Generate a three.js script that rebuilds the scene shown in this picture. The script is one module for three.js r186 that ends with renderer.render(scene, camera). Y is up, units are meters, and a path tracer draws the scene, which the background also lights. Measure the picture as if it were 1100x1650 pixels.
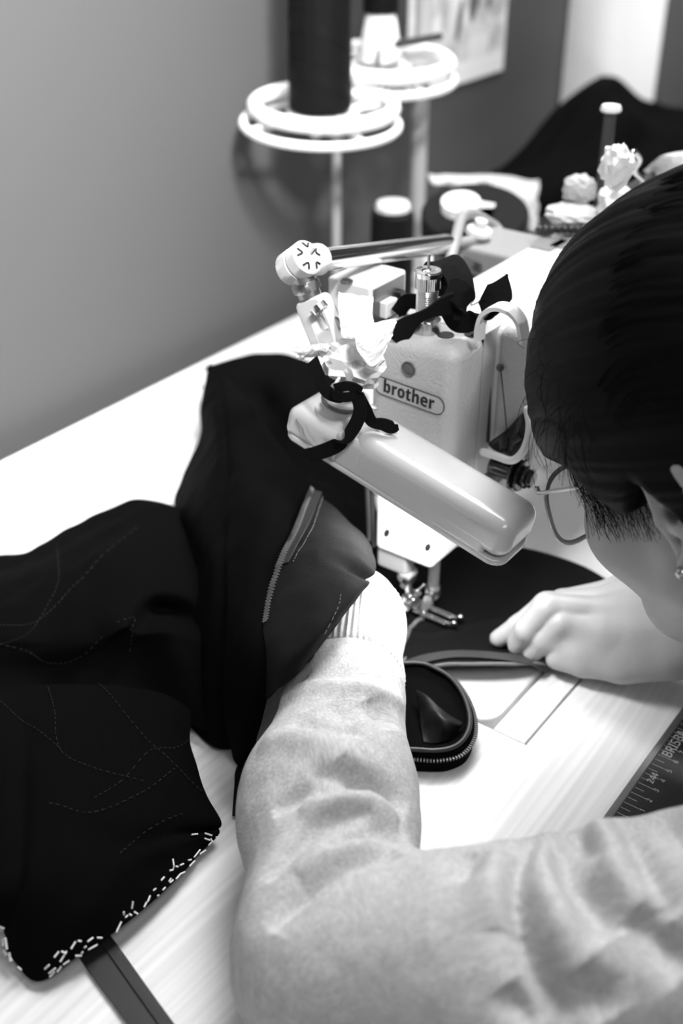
import * as THREE from 'three';
import { RoundedBoxGeometry } from 'three/addons/geometries/RoundedBoxGeometry.js';
import { mergeGeometries, mergeVertices, toCreasedNormals } from 'three/addons/utils/BufferGeometryUtils.js';
import { RectAreaLightUniformsLib } from 'three/addons/lights/RectAreaLightUniformsLib.js';
import { ImprovedNoise } from 'three/addons/math/ImprovedNoise.js';
import { FontLoader } from 'three/addons/loaders/FontLoader.js';
import { TextGeometry } from 'three/addons/geometries/TextGeometry.js';

// ------------------------------------------------------------ camera, lights, exposure
const T = 0.75;                                    // height of the table top
const scene = new THREE.Scene();
scene.background = new THREE.Color(0x000000);
const camera = new THREE.PerspectiveCamera(48.16, 1100 / 1650, 0.02, 30);
{ const c = [-0.5796,0.51,0.3454], f = [0.6841,-0.527,-0.5043]; camera.position.set(c[0], c[1] + T, c[2]); camera.lookAt(c[0] + f[0], c[1] + T + f[1], c[2] + f[2]); }
camera.focus = 0.66; camera.userData.fStop = 4.2;
const renderer = new THREE.WebGLRenderer({ antialias: true });
renderer.toneMapping = THREE.LinearToneMapping;
renderer.toneMappingExposure = 0.95;
renderer.shadowMap.enabled = true;
RectAreaLightUniformsLib.init();
const CEIL = 2.6;
// two unseen ceiling panels (position, size, intensity), the second an added fill, and two added spots; the fittings themselves are built with the room
const PANELS = [[0.8, -0.05, 1.2, 0.6, 24], [-1.0, 1.1, 1.2, 0.6, 4.5]];
for (const [x, z, w, d, i] of PANELS) {
  const l = new THREE.RectAreaLight(0xffffff, i, w, d); l.name = 'ceiling_panel_light';
  l.position.set(x, CEIL - 0.045, z); l.lookAt(x, 0, z); scene.add(l);
}
const SPOT = [-0.75, 0.9];  // added spot, unseen; makes the light gradient on the back wall
{ const s = new THREE.SpotLight(0xffffff, 190, 0, 0.41, 1, 2); s.name = 'added_wall_light'; s.castShadow = true; s.shadow.radius = 12;
  s.position.set(SPOT[0], CEIL - 0.05, SPOT[1]); s.target.position.set(-0.22, 1.6, -0.47); scene.add(s, s.target); }
const SPOT2 = [1.75, 0.55];  // added spot, unseen; brightens the pilaster
{ const s = new THREE.SpotLight(0xffffff, 15, 0, 0.24, 1, 2); s.name = 'added_pilaster_light'; s.castShadow = true; s.shadow.radius = 4;
  s.position.set(SPOT2[0], CEIL - 0.05, SPOT2[1]); s.target.position.set(1.42, 1.0, -0.42); scene.add(s, s.target); }
const LAMP_I = 72;                                  // the work lamp's own light, used in its builder

// ------------------------------------------------------------ helpers
let seed = 7; const rnd = () => { seed = (seed * 1664525 + 1013904223) >>> 0; return seed / 4294967296; };
const rr = (a, b) => a + (b - a) * rnd();
const noise = new ImprovedNoise(), nz = (x, y, z) => noise.noise(x, y, z);
const V = (a) => new THREE.Vector3(a[0], a[1] + T, a[2]);      // table coordinates: x along the machine arm, height above the table, z towards the sewer
const used = new Map();
const numbered = (n) => { const k = used.get(n) ?? 0; used.set(n, k + 1); return k ? n + '_' + String(k).padStart(3, '0') : n; };
const origin = new Map();
function thing(name, label, category, at = [0, 0, 0], group) {
  const o = new THREE.Group(); o.name = numbered(name); o.position.copy(V(at)); scene.add(o);
  o.userData = { label, category }; if (group) o.userData.group = group;
  origin.set(o, o.position.clone()); return o;
}
function mesh(name, geo, mat) { const m = new THREE.Mesh(geo, mat); m.name = numbered(name); m.castShadow = m.receiveShadow = true; return m; }
// a part given in room coordinates, hung under its thing (or under a part of it)
function part(parent, name, geo, mat, label) {
  const g = Array.isArray(geo) ? merge(geo) : geo;
  const b = origin.get(parent); g.translate(-b.x, -b.y, -b.z);
  const m = mesh(name, g, mat); parent.add(m); origin.set(m, b); if (label) m.userData.label = label;
  return m;
}
function solo(name, geo, mat, label, category, at, group) {
  const g = Array.isArray(geo) ? merge(geo) : geo, b = V(at); g.translate(-b.x, -b.y, -b.z);
  const m = mesh(name, g, mat); m.position.copy(b); scene.add(m); origin.set(m, b);
  m.userData = { label, category }; if (group) m.userData.group = group; return m;
}
function struct(name, geo, mat) { const m = mesh(name, Array.isArray(geo) ? merge(geo) : geo, mat); m.userData.kind = 'structure'; scene.add(m); origin.set(m, new THREE.Vector3()); return m; }
function clean(g) { const n = g.index ? g.toNonIndexed() : g; for (const k of Object.keys(n.attributes)) if (!['position', 'normal', 'uv'].includes(k)) n.deleteAttribute(k); if (!n.attributes.uv) n.setAttribute('uv', new THREE.BufferAttribute(new Float32Array(n.attributes.position.count * 2), 2)); return n; }
const merge = (list) => mergeGeometries(list.map(clean));
// uv in metres from the dominant axis of each face
function boxUV(geo) {
  const g = geo.index ? geo.toNonIndexed() : geo, p = g.attributes.position, uv = new Float32Array(p.count * 2);
  const a = new THREE.Vector3(), b = new THREE.Vector3(), c = new THREE.Vector3();
  for (let i = 0; i < p.count; i += 3) {
    a.fromBufferAttribute(p, i); b.fromBufferAttribute(p, i + 1); c.fromBufferAttribute(p, i + 2);
    const n = b.clone().sub(a).cross(c.clone().sub(a)), x = Math.abs(n.x), y = Math.abs(n.y), z = Math.abs(n.z);
    [a, b, c].forEach((q, k) => { const o = (i + k) * 2; if (y >= x && y >= z) { uv[o] = q.x; uv[o + 1] = q.z; } else if (x >= z) { uv[o] = q.z; uv[o + 1] = q.y; } else { uv[o] = q.x; uv[o + 1] = q.y; } });
  }
  g.setAttribute('uv', new THREE.BufferAttribute(uv, 2)); return g;
}
const box = (x0, x1, y0, y1, z0, z1, r = 0.001, seg = 2) => { const w = x1 - x0, h = y1 - y0, d = z1 - z0; const g = r > 0 ? new RoundedBoxGeometry(w, h, d, seg, Math.min(r, w / 2.01, h / 2.01, d / 2.01)) : new THREE.BoxGeometry(w, h, d); return g.translate((x0 + x1) / 2, (y0 + y1) / 2 + T, (z0 + z1) / 2); };
const tube = (pts, r, n = 60, rs = 10, closed = false) => {
  const c = new THREE.CatmullRomCurve3(pts.map(V), closed, 'catmullrom', 0.5), g = new THREE.TubeGeometry(c, n, r, rs, closed);
  if (closed) return g;
  const caps = [[0, -1], [1, 1]].map(([t, s]) => { const p = c.getPointAt(t), d = c.getTangentAt(t).multiplyScalar(s); return new THREE.SphereGeometry(r, rs, 6, 0, 6.2832, 0, 1.5708).applyQuaternion(new THREE.Quaternion().setFromUnitVectors(new THREE.Vector3(0, 1, 0), d)).translate(p.x, p.y, p.z); });
  return merge([g, ...caps]);
};
// straight tube with sharp corners
const rod = (a, b, r, r2 = r, rs = 24) => { const A = V(a), B = V(b), d = B.clone().sub(A), g = new THREE.CylinderGeometry(r2, r, d.length(), rs, 1); g.applyQuaternion(new THREE.Quaternion().setFromUnitVectors(new THREE.Vector3(0, 1, 0), d.clone().normalize())); const m = A.add(B).multiplyScalar(0.5); return g.translate(m.x, m.y, m.z); };
// lathe: profile [[r, h], ...] about an axis from a towards b
const lathe = (prof, a, dir = [0, 1, 0], seg = 40) => { const g = new THREE.LatheGeometry(prof.map(([r, h]) => new THREE.Vector2(Math.max(r, 1e-5), h)), seg); g.applyQuaternion(new THREE.Quaternion().setFromUnitVectors(new THREE.Vector3(0, 1, 0), new THREE.Vector3(...dir).normalize())); const p = V(a); return toCreasedNormals(g.translate(p.x, p.y, p.z), 0.6); };
const crease = (g, a = 0.6) => toCreasedNormals(g, a);
function extrude(shape, depth, bevel, basis, at) {            // shape in its own plane; basis = [ex, ey, ez]
  const g = new THREE.ExtrudeGeometry(shape, { depth: Math.max(depth - 2 * bevel, 1e-5), bevelEnabled: bevel > 0, bevelThickness: bevel, bevelSize: bevel, bevelOffset: -bevel, bevelSegments: 4, curveSegments: 16 });
  g.translate(0, 0, bevel); const m = new THREE.Matrix4().makeBasis(...basis.map((b) => new THREE.Vector3(...b))); m.setPosition(V(at)); return crease(g.applyMatrix4(m), 0.5);
}
const rrect = (w, h, r, x0 = -w / 2, y0 = -h / 2) => { const s = new THREE.Shape(), x = x0, y = y0; s.moveTo(x + r, y); s.lineTo(x + w - r, y); s.absarc(x + w - r, y + r, r, -Math.PI / 2, 0); s.lineTo(x + w, y + h - r); s.absarc(x + w - r, y + h - r, r, 0, Math.PI / 2); s.lineTo(x + r, y + h); s.absarc(x + r, y + h - r, r, Math.PI / 2, Math.PI); s.lineTo(x, y + r); s.absarc(x + r, y + r, r, Math.PI, Math.PI * 1.5); return s; };
const cr = (a, b, c, d, t) => 0.5 * (2 * b + (c - a) * t + (2 * a - 5 * b + 4 * c - d) * t * t + (3 * b - a - 3 * c + d) * t * t * t);
// a cloth sheet through a grid of points
function sheetFn(G, bump) {
  const R = G.length, Cn = G[0].length, cl = (i, n) => Math.max(0, Math.min(n - 1, i));
  const raw = (u, v) => {
    const x = u * (Cn - 1), y = v * (R - 1), i = Math.min(Math.floor(x), Cn - 2), j = Math.min(Math.floor(y), R - 2), s = x - i, t = y - j, o = [];
    for (let k = 0; k < 3; k++) { const q = []; for (let a = -1; a < 3; a++) { const row = G[cl(j + a, R)]; q.push(cr(row[cl(i - 1, Cn)][k], row[i][k], row[i + 1][k], row[cl(i + 2, Cn)][k], s)); } o.push(cr(...q, t)); }
    return V(o);
  };
  const normal = (u, v) => { const e = 0.004, a = raw(Math.min(u + e, 1), v).sub(raw(Math.max(u - e, 0), v)), b = raw(u, Math.min(v + e, 1)).sub(raw(u, Math.max(v - e, 0))); return b.cross(a).normalize(); };
  return { raw, normal, at: (u, v, lift = 0) => { const p = raw(u, v), n = normal(u, v); return p.addScaledVector(n, lift + (bump ? bump(u, v, p) : 0)); } };
}
function sheet(F, nu, nv, th = 0.0012, floor = 0.0008) {
  const pos = [], uv = [], idx = [], W = nu + 1, N = W * (nv + 1);
  for (const s of [0, 1]) for (let j = 0; j <= nv; j++) for (let i = 0; i <= nu; i++) {
    const p = F.at(i / nu, j / nv, s ? -th : 0); p.y = Math.max(p.y, T + floor + (s ? 0 : th * 0.6)); pos.push(p.x, p.y, p.z); uv.push(p.x, p.z + p.y * 0.7);
  }
  const q = (a, b, c, d, f) => f ? idx.push(a, c, b, b, c, d) : idx.push(a, b, c, b, d, c);
  for (let j = 0; j < nv; j++) for (let i = 0; i < nu; i++) { const a = j * W + i; q(a, a + 1, a + W, a + W + 1, true); q(a + N, a + N + 1, a + N + W, a + N + W + 1, false); }
  for (let i = 0; i < nu; i++) { q(i, i + 1, i + N, i + 1 + N, false); const a = nv * W + i; q(a, a + 1, a + N, a + 1 + N, true); }
  for (let j = 0; j < nv; j++) { const a = j * W, b = a + nu; q(a, a + W, a + N, a + W + N, true); q(b, b + W, b + N, b + W + N, false); }
  const g = new THREE.BufferGeometry(); g.setAttribute('position', new THREE.Float32BufferAttribute(pos, 3)); g.setAttribute('uv', new THREE.Float32BufferAttribute(uv, 2)); g.setIndex(idx); g.computeVertexNormals();
  return g;
}
// a flat band along a path, its width given by a side vector (or per-point sides)
function band(pts, width, side, th = 0.0008, n = 40, wf) {
  const c = new THREE.CatmullRomCurve3(pts.map(V), false, 'centripetal'), pos = [], idx = [], uv = [];
  const sd = (t) => { if (Array.isArray(side[0])) { const x = t * (side.length - 1), i = Math.min(Math.floor(x), side.length - 2), f = x - i; return new THREE.Vector3(...side[i]).lerp(new THREE.Vector3(...side[i + 1]), f).normalize(); } return new THREE.Vector3(...side).normalize(); };
  for (let i = 0; i <= n; i++) {
    const t = i / n, p = c.getPoint(t), d = c.getTangent(t); let s = sd(t); s.addScaledVector(d, -s.dot(d)).normalize(); const nn = d.clone().cross(s).normalize(), w = width / 2 * (wf ? wf(t) : 1);
    for (const [a, b] of [[-1, 1], [-0.5, 1.25], [0, 1.3], [0.5, 1.25], [1, 1], [1, -1], [0, -0.8], [-1, -1]]) { const q = p.clone().addScaledVector(s, a * w).addScaledVector(nn, b * th / 2); pos.push(q.x, q.y, q.z); uv.push(t * c.getLength(), a * w); }
  }
  for (let i = 0; i < n; i++) for (let k = 0; k < 8; k++) { const a = i * 8 + k, b = i * 8 + (k + 1) % 8; idx.push(a, a + 8, b, b, a + 8, b + 8); }
  for (const o of [0, n * 8]) for (let k = 1; k < 7; k++) o ? idx.push(o, o + k, o + k + 1) : idx.push(o, o + k + 1, o + k);
  const g = new THREE.BufferGeometry(); g.setAttribute('position', new THREE.Float32BufferAttribute(pos, 3)); g.setAttribute('uv', new THREE.Float32BufferAttribute(uv, 2)); g.setIndex(idx);
  const m = crease(g, 0.7); return m;
}
// surface nets: a mesh of the zero level of a distance field given in room coordinates
function nets(f, lo, hi, cell) {
  const n = lo.map((l, k) => Math.max(2, Math.ceil((hi[k] - l) / cell) + 1)), [X, Y, Z] = n, val = new Float32Array(X * Y * Z), id = (i, j, k) => (k * Y + j) * X + i;
  for (let k = 0; k < Z; k++) for (let j = 0; j < Y; j++) for (let i = 0; i < X; i++) val[id(i, j, k)] = f(lo[0] + i * cell, lo[1] + j * cell, lo[2] + k * cell);
  const vert = new Int32Array(X * Y * Z).fill(-1), pos = [], idx = [];
  const E = [[0, 1], [2, 3], [4, 5], [6, 7], [0, 2], [1, 3], [4, 6], [5, 7], [0, 4], [1, 5], [2, 6], [3, 7]];
  for (let k = 0; k < Z - 1; k++) for (let j = 0; j < Y - 1; j++) for (let i = 0; i < X - 1; i++) {
    const c = []; let m = 0; for (let q = 0; q < 8; q++) { const v = val[id(i + (q & 1), j + ((q >> 1) & 1), k + (q >> 2))]; c.push(v); if (v < 0) m++; }
    if (m === 0 || m === 8) continue;
    let x = 0, y = 0, z = 0, s = 0;
    for (const [a, b] of E) if ((c[a] < 0) !== (c[b] < 0)) { const t = c[a] / (c[a] - c[b]); x += (a & 1) + t * ((b & 1) - (a & 1)); y += ((a >> 1) & 1) + t * (((b >> 1) & 1) - ((a >> 1) & 1)); z += (a >> 2) + t * ((b >> 2) - (a >> 2)); s++; }
    vert[id(i, j, k)] = pos.length / 3; pos.push(lo[0] + (i + x / s) * cell, lo[1] + (j + y / s) * cell, lo[2] + (k + z / s) * cell);
  }
  for (let k = 1; k < Z - 1; k++) for (let j = 1; j < Y - 1; j++) for (let i = 1; i < X - 1; i++) {
    const a = val[id(i, j, k)] < 0;
    for (const [d, u, v] of [[[1, 0, 0], [0, 1, 0], [0, 0, 1]], [[0, 1, 0], [0, 0, 1], [1, 0, 0]], [[0, 0, 1], [1, 0, 0], [0, 1, 0]]]) {
      const b = val[id(i + d[0], j + d[1], k + d[2])] < 0; if (a === b) continue;
      const A = vert[id(i, j, k)], B = vert[id(i - u[0], j - u[1], k - u[2])], C = vert[id(i - u[0] - v[0], j - u[1] - v[1], k - u[2] - v[2])], D = vert[id(i - v[0], j - v[1], k - v[2])];
      if (A < 0 || B < 0 || C < 0 || D < 0) continue;
      a ? idx.push(A, B, C, A, C, D) : idx.push(A, C, B, A, D, C);
    }
  }
  const g = new THREE.BufferGeometry(); g.setAttribute('position', new THREE.Float32BufferAttribute(pos, 3)); g.setIndex(idx);
  // normals from the field itself
  const nn = new Float32Array(pos.length), e = cell * 0.6;
  for (let i = 0; i < pos.length; i += 3) { const [x, y, z] = [pos[i], pos[i + 1], pos[i + 2]]; const a = f(x + e, y, z) - f(x - e, y, z), b = f(x, y + e, z) - f(x, y - e, z), c = f(x, y, z + e) - f(x, y, z - e), l = Math.hypot(a, b, c) || 1; nn[i] = a / l; nn[i + 1] = b / l; nn[i + 2] = c / l; }
  g.setAttribute('normal', new THREE.BufferAttribute(nn, 3)); return g;
}
const smin = (a, b, k) => { const h = Math.max(k - Math.abs(a - b), 0) / k; return Math.min(a, b) - h * h * k * 0.25; };
const smax = (a, b, k) => -smin(-a, -b, k);
const caps = (a, b, ra, rb) => { const dx = b[0] - a[0], dy = b[1] - a[1], dz = b[2] - a[2], L = dx * dx + dy * dy + dz * dz; return (x, y, z) => { const t = Math.max(0, Math.min(1, ((x - a[0]) * dx + (y - a[1]) * dy + (z - a[2]) * dz) / L)); return Math.hypot(x - a[0] - t * dx, y - a[1] - t * dy, z - a[2] - t * dz) - (ra + (rb - ra) * t); }; };
const ell = (c, r) => (x, y, z) => { const a = (x - c[0]) / r[0], b = (y - c[1]) / r[1], d = (z - c[2]) / r[2], k = Math.hypot(a, b, d); return (k - 1) * Math.min(...r) * (k > 1 ? 1 : 1); };
const chain = (pts, rs, k) => { const cs = pts.slice(1).map((p, i) => caps(pts[i], p, rs[i], rs[i + 1])); return (x, y, z) => { let d = cs[0](x, y, z); for (let i = 1; i < cs.length; i++) d = smin(d, cs[i](x, y, z), k); return d; }; };
const bounds = (pts, pad) => [[0, 1, 2].map((k) => Math.min(...pts.map((p) => p[k])) - pad), [0, 1, 2].map((k) => Math.max(...pts.map((p) => p[k])) + pad)];

// ------------------------------------------------------------ materials (greys: the photograph is black and white)
function tex(w, h, f, size, srgb) {            // f(u, v) -> 0..1 grey; size in metres of one repeat
  const d = new Uint8Array(w * h * 4); for (let j = 0; j < h; j++) for (let i = 0; i < w; i++) { const g = Math.max(0, Math.min(255, Math.round(255 * f(i / w, j / h)))), o = (j * w + i) * 4; d[o] = d[o + 1] = d[o + 2] = g; d[o + 3] = 255; }
  const t = new THREE.DataTexture(d, w, h); t.wrapS = t.wrapT = THREE.RepeatWrapping; t.magFilter = THREE.LinearFilter; t.minFilter = THREE.LinearMipmapLinearFilter; if (srgb) t.colorSpace = THREE.SRGBColorSpace;
  t.repeat.set(1 / size[0], 1 / size[1]); t.needsUpdate = true; return t;
}
const per = (u, v, fu, fv, z) => { // tiling noise
  const a = 6.2832 * u, b = 6.2832 * v, ru = fu / 6.2832, rv = fv / 6.2832; return nz(Math.cos(a) * ru + 7.3 + z, Math.sin(a) * ru + Math.cos(b) * rv * 1.0 + 3.1, Math.sin(b) * rv + z * 1.7 + Math.cos(b) * 0.3);
};
const speck = (n, amp, base = 0.5) => { const r = Array.from({ length: n * n }, () => rnd()); return (u, v) => base + amp * (r[(Math.floor(v * n) % n) * n + Math.floor(u * n) % n] - 0.5); };
const G = (g) => new THREE.Color().setRGB(g, g, g);
const mat = (g, rough, o = {}) => { const { sheen, ...r } = o; const m = new THREE.MeshPhysicalMaterial({ color: G(g), roughness: rough, side: THREE.DoubleSide, ...r }); if (sheen) { m.sheen = sheen; m.sheenColor = G(1); m.sheenRoughness = 0.5; } return m; };
const grainT = tex(512, 512, (u, v) => { const w = per(u, v, 2, 3, 1) * 0.05; const fine = per(u, v + w, 3, 70, 4), mid = per(u, v + w, 1.5, 24, 9); return 0.93 + 0.07 * fine + 0.05 * mid; }, [0.5, 0.22], true);
const grainB = tex(512, 512, (u, v) => 0.5 + 0.5 * per(u, v, 4, 90, 4), [0.5, 0.22]);
const hammer = tex(256, 256, (u, v) => 0.5 + 0.45 * per(u, v, 26, 26, 2) + 0.25 * per(u, v, 50, 50, 8), [0.05, 0.05]);
const weave = tex(256, 256, (u, v) => 0.5 + 0.25 * Math.sin(u * 6.2832 * 32 + v * 6.2832 * 32) + 0.25 * (rnd() - 0.5) + 0.3 * per(u, v, 9, 9, 3), [0.025, 0.025]);
const heather = tex(512, 512, (u, v) => 0.88 + 0.10 * per(u, v, 90, 90, 3) + 0.05 * per(u, v, 30, 30, 5) + 0.10 * (rnd() - 0.5), [0.12, 0.12], true);
const knit = tex(256, 256, (u, v) => 0.5 + 0.3 * per(u, v, 40, 40, 3) + 0.4 * (rnd() - 0.5), [0.05, 0.05]);
const skinB = tex(256, 256, (u, v) => 0.5 + 0.3 * per(u, v, 40, 40, 6) + 0.2 * per(u, v, 18, 18, 2), [0.04, 0.04]);
const M = {
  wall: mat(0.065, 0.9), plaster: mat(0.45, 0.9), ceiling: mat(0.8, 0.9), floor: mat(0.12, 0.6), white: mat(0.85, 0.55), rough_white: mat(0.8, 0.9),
  wood: mat(0.83, 0.55, { map: grainT, bumpMap: grainB, bumpScale: 0.0002 }), edge: mat(0.5, 0.6),
  cast: mat(0.56, 0.42, { bumpMap: hammer, bumpScale: 0.00045 }), enamel: mat(0.72, 0.3, { bumpMap: hammer, bumpScale: 0.0001 }), bed: mat(0.75, 0.22),
  plastic: mat(0.62, 0.25, { clearcoat: 0.6, clearcoatRoughness: 0.1 }), shade: mat(0.52, 0.28, { clearcoat: 0.8, clearcoatRoughness: 0.08 }), ivory: mat(0.72, 0.35),
  chrome: mat(0.75, 0.14, { metalness: 1 }), steel: mat(0.55, 0.28, { metalness: 1 }), darksteel: mat(0.18, 0.3, { metalness: 0.9 }), black: mat(0.012, 0.3), blackgloss: mat(0.012, 0.12),
  cloth: mat(0.0028, 0.85, { bumpMap: weave, bumpScale: 0.00015, specularIntensity: 0.04 }), lamplit_cloth: mat(0.009, 0.8, { specularIntensity: 0.2, bumpMap: weave, bumpScale: 0.0006 }), tape: mat(0.01, 0.7, { bumpMap: weave, bumpScale: 0.0002 }), ribbon: mat(0.006, 0.7, { specularIntensity: 0.15, bumpMap: weave, bumpScale: 0.0002 }),
  thread: mat(0.006, 0.55, { specularIntensity: 0.2 }), stitch: mat(0.75, 0.8), faint: mat(0.02, 0.8), paper: mat(0.82, 0.75), skin: mat(0.36, 0.5, { bumpMap: skinB, bumpScale: 0.00012 }), hair: mat(0.003, 0.5, { specularIntensity: 0.12 }), knitwear: mat(0.64, 0.95, { map: heather, bumpMap: knit, bumpScale: 0.0003 }),
  winder: mat(0.3, 0.4), cuff: mat(0.68, 0.95, { map: heather, sheen: 0.2 }), lens: mat(1, 0.02, { transmission: 1, ior: 1.5 }), ink: mat(0.01, 0.5), print: mat(0.6, 0.5),
};

// ------------------------------------------------------------ the room
const X0 = -2.4, X1 = 2.7, Z0 = -0.475, Z1 = 2.4, FL = -T, CE = CEIL - T;
struct('floor', box(X0 - 0.1, X1 + 0.1, FL - 0.1, FL, Z0 - 0.1, Z1 + 0.1, 0), M.floor);
struct('ceiling', box(X0 - 0.1, X1 + 0.1, CE, CE + 0.1, Z0 - 0.1, Z1 + 0.1, 0), M.ceiling);
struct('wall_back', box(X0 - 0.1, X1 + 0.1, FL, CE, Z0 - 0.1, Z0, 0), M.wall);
struct('wall_front', box(X0 - 0.1, X1 + 0.1, FL, CE, Z1, Z1 + 0.1, 0), M.plaster);
struct('wall_left', box(X0 - 0.1, X0, FL, CE, Z0, Z1, 0), M.plaster);
struct('wall_right', box(X1, X1 + 0.1, FL, CE, Z0, Z1, 0), M.wall);
struct('trim_1', box([1.1033,0.1979,-0.41][0], [1.36,0.1621,-0.41][0], FL, CE, Z0 - 0.05, -0.41, 0.055, 8), M.white);          // white pilaster at the far end
struct('baseboard_back', box(X0, X1, FL, FL + 0.09, Z0, Z0 + 0.012, 0.003), M.white);
for (const [x, z, w, d] of PANELS) {
  const p = thing('ceiling_light', x > 0 ? 'flat white ceiling light panel over the far end of the sewing table' : 'added white fill light panel on the unseen ceiling behind the seated person', 'light', [x, CE, z]);
  part(p, 'frame', [box(x - w / 2 - 0.02, x + w / 2 + 0.02, CE - 0.03, CE - 0.001, z - d / 2 - 0.02, z - d / 2, 0.002), box(x - w / 2 - 0.02, x + w / 2 + 0.02, CE - 0.03, CE - 0.001, z + d / 2, z + d / 2 + 0.02, 0.002), box(x - w / 2 - 0.02, x - w / 2, CE - 0.03, CE - 0.001, z - d / 2, z + d / 2, 0.002), box(x + w / 2, x + w / 2 + 0.02, CE - 0.03, CE - 0.001, z - d / 2, z + d / 2, 0.002)], M.white);
  part(p, 'diffuser', box(x - w / 2, x + w / 2, CE - 0.028, CE - 0.004, z - d / 2, z + d / 2, 0), new THREE.MeshStandardMaterial({ color: G(0.8), emissive: G(1), emissiveIntensity: 1.5 }));
}
for (const [SP, what] of [[SPOT, 'added unseen spotlight making the light gradient on the grey wall'], [SPOT2, 'added unseen spotlight brightening the white pilaster']]) { const p = thing('added_spotlight', what, 'light', [SP[0], CE, SP[1]]);  // fittings made up to go with the added spots
  part(p, 'housing', lathe([[0.045, 0.001], [0.05, 0.03], [0.045, 0.034], [0.038, 0.03], [0.036, 0.008], [0, 0.008]], [SP[0], CE, SP[1]], [0, -1, 0]), M.white);
  part(p, 'bulb', lathe([[0, 0.01], [0.03, 0.012], [0.03, 0.016], [0, 0.02]], [SP[0], CE, SP[1]], [0, -1, 0]), new THREE.MeshStandardMaterial({ color: G(0.8), emissive: G(1), emissiveIntensity: 3 })); }
{ // poster on the wall behind the thread stand
  const a = [0.717,0.1854,-0.472], b = [0.9091,0.1982,-0.472], h0 = (a[1] + b[1]) / 2, w = b[0] - a[0] + 0.05;
  const c = document.createElement('canvas'); c.width = 512; c.height = 640; const x = c.getContext('2d');
  x.fillStyle = '#e4e4e4'; x.fillRect(0, 0, 512, 640);
  for (let i = 0; i < 90; i++) { const g = Math.floor(rr(120, 225)); x.fillStyle = `rgba(${g},${g},${g},0.35)`; x.beginPath(); x.ellipse(rr(0, 512), rr(330, 590), rr(15, 60), rr(10, 40), rr(0, 3), 0, 7); x.fill(); }
  x.fillStyle = '#5c5c5c'; for (const [px, py, rx, ry] of [[330, 470, 26, 60], [410, 480, 16, 34], [450, 430, 14, 30], [250, 520, 14, 40]]) { x.beginPath(); x.ellipse(px, py, rx, ry, 0.3, 0, 7); x.fill(); }
  x.fillStyle = '#efefef'; x.fillRect(0, 600, 512, 40);
  const t = new THREE.CanvasTexture(c); t.colorSpace = THREE.SRGBColorSpace;
  const g = new THREE.BoxGeometry(w, 0.42, 0.002); g.translate(b[0] - w / 2, h0 + 0.21 + T, -0.4735);
  solo('poster', g, new THREE.MeshStandardMaterial({ map: t, roughness: 0.6 }), 'pale printed sheet with grey marks hung on the wall behind the thread stand', 'poster', [b[0] - w / 2, h0, -0.4735]);
}

// ------------------------------------------------------------ the sewing table
const TX0 = -0.95, TX1 = 1.5, TZ0 = -0.444, TZ1 = 0.31;
{ const t = thing('sewing_table', 'long pale sewing table with fine wood grain carrying the sewing machine', 'table', [0.3, -T, -0.07]);
  const s = new THREE.Shape(); s.moveTo(TX0, TZ0); s.lineTo(TX1, TZ0); s.lineTo(TX1, TZ1); s.lineTo(TX0, TZ1); s.closePath();
  const h = new THREE.Path(); h.moveTo(-0.074, -0.087); h.lineTo(0.362, -0.087); h.lineTo(0.362, 0.1185); h.lineTo(-0.074, 0.1185); h.closePath(); s.holes.push(h);
  const g = new THREE.ExtrudeGeometry(s, { depth: 0.038, bevelEnabled: true, bevelThickness: 0.001, bevelSize: 0.001, bevelOffset: -0.001, bevelSegments: 2 });
  g.rotateX(Math.PI / 2); g.translate(0, T - 0.001, 0);
  part(t, 'tabletop', boxUV(g), M.wood);
  part(t, 'filler_strip', boxUV(box(-0.0732, 0.361, -0.03, -0.0004, 0.0945, 0.1168, 0.0004)), M.wood);
  for (const [x, z] of [[-0.85, -0.38], [-0.85, 0.24], [1.4, -0.38], [1.4, 0.24]]) part(t, 'leg', box(x - 0.025, x + 0.025, -T, -0.04, z - 0.025, z + 0.025, 0.004), M.steel);
  part(t, 'rail', [box(-0.85, 1.4, -0.1, -0.04, -0.4, -0.37, 0.003), box(-0.85, 1.4, -0.1, -0.04, 0.24, 0.265, 0.003)], M.steel);
}

// ------------------------------------------------------------ the sewing machine
const ZA = -0.045, ZB = 0.02;                                 // back and front of the head
const sm = thing('sewing_machine', 'pale industrial sewing machine with a lettered end plate and long arm', 'sewing machine', [0.14, 0, 0]);
const EX = [1, 0, 0], EY = [0, 1, 0], EZ = [0, 0, 1];
part(sm, 'bed', extrude(rrect(0.432, 0.176, 0.016, -0.0725, -0.084), 0.03, 0.003, [EX, EZ, [0, -1, 0]], [0, 0.0012, 0]), M.bed);
part(sm, 'slide_plate', extrude(rrect(0.07, 0.04, 0.002, -0.012, -0.02), 0.0012, 0.0002, [EX, EZ, [0, -1, 0]], [0, 0.0019, 0]), M.steel);
// arm: rounded bar from the head to the column
part(sm, 'arm', extrude(rrect(0.094, 0.098, 0.014, -0.047, 0.127), 0.315, 0.006, [[0, 0, 1], EY, [-1, 0, 0]], [0.345, 0, 0]), M.enamel);
part(sm, 'column', boxUV(box(0.245, 0.345, -0.004, 0.14, -0.05, 0.05, 0.012, 4)), M.enamel);
part(sm, 'handwheel', lathe([[0, 0], [0.03, 0], [0.055, 0.006], [0.06, 0.012], [0.06, 0.026], [0.054, 0.032], [0.03, 0.028], [0, 0.034]], [0.347, 0.175, 0], [1, 0, 0]), M.black);
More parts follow.
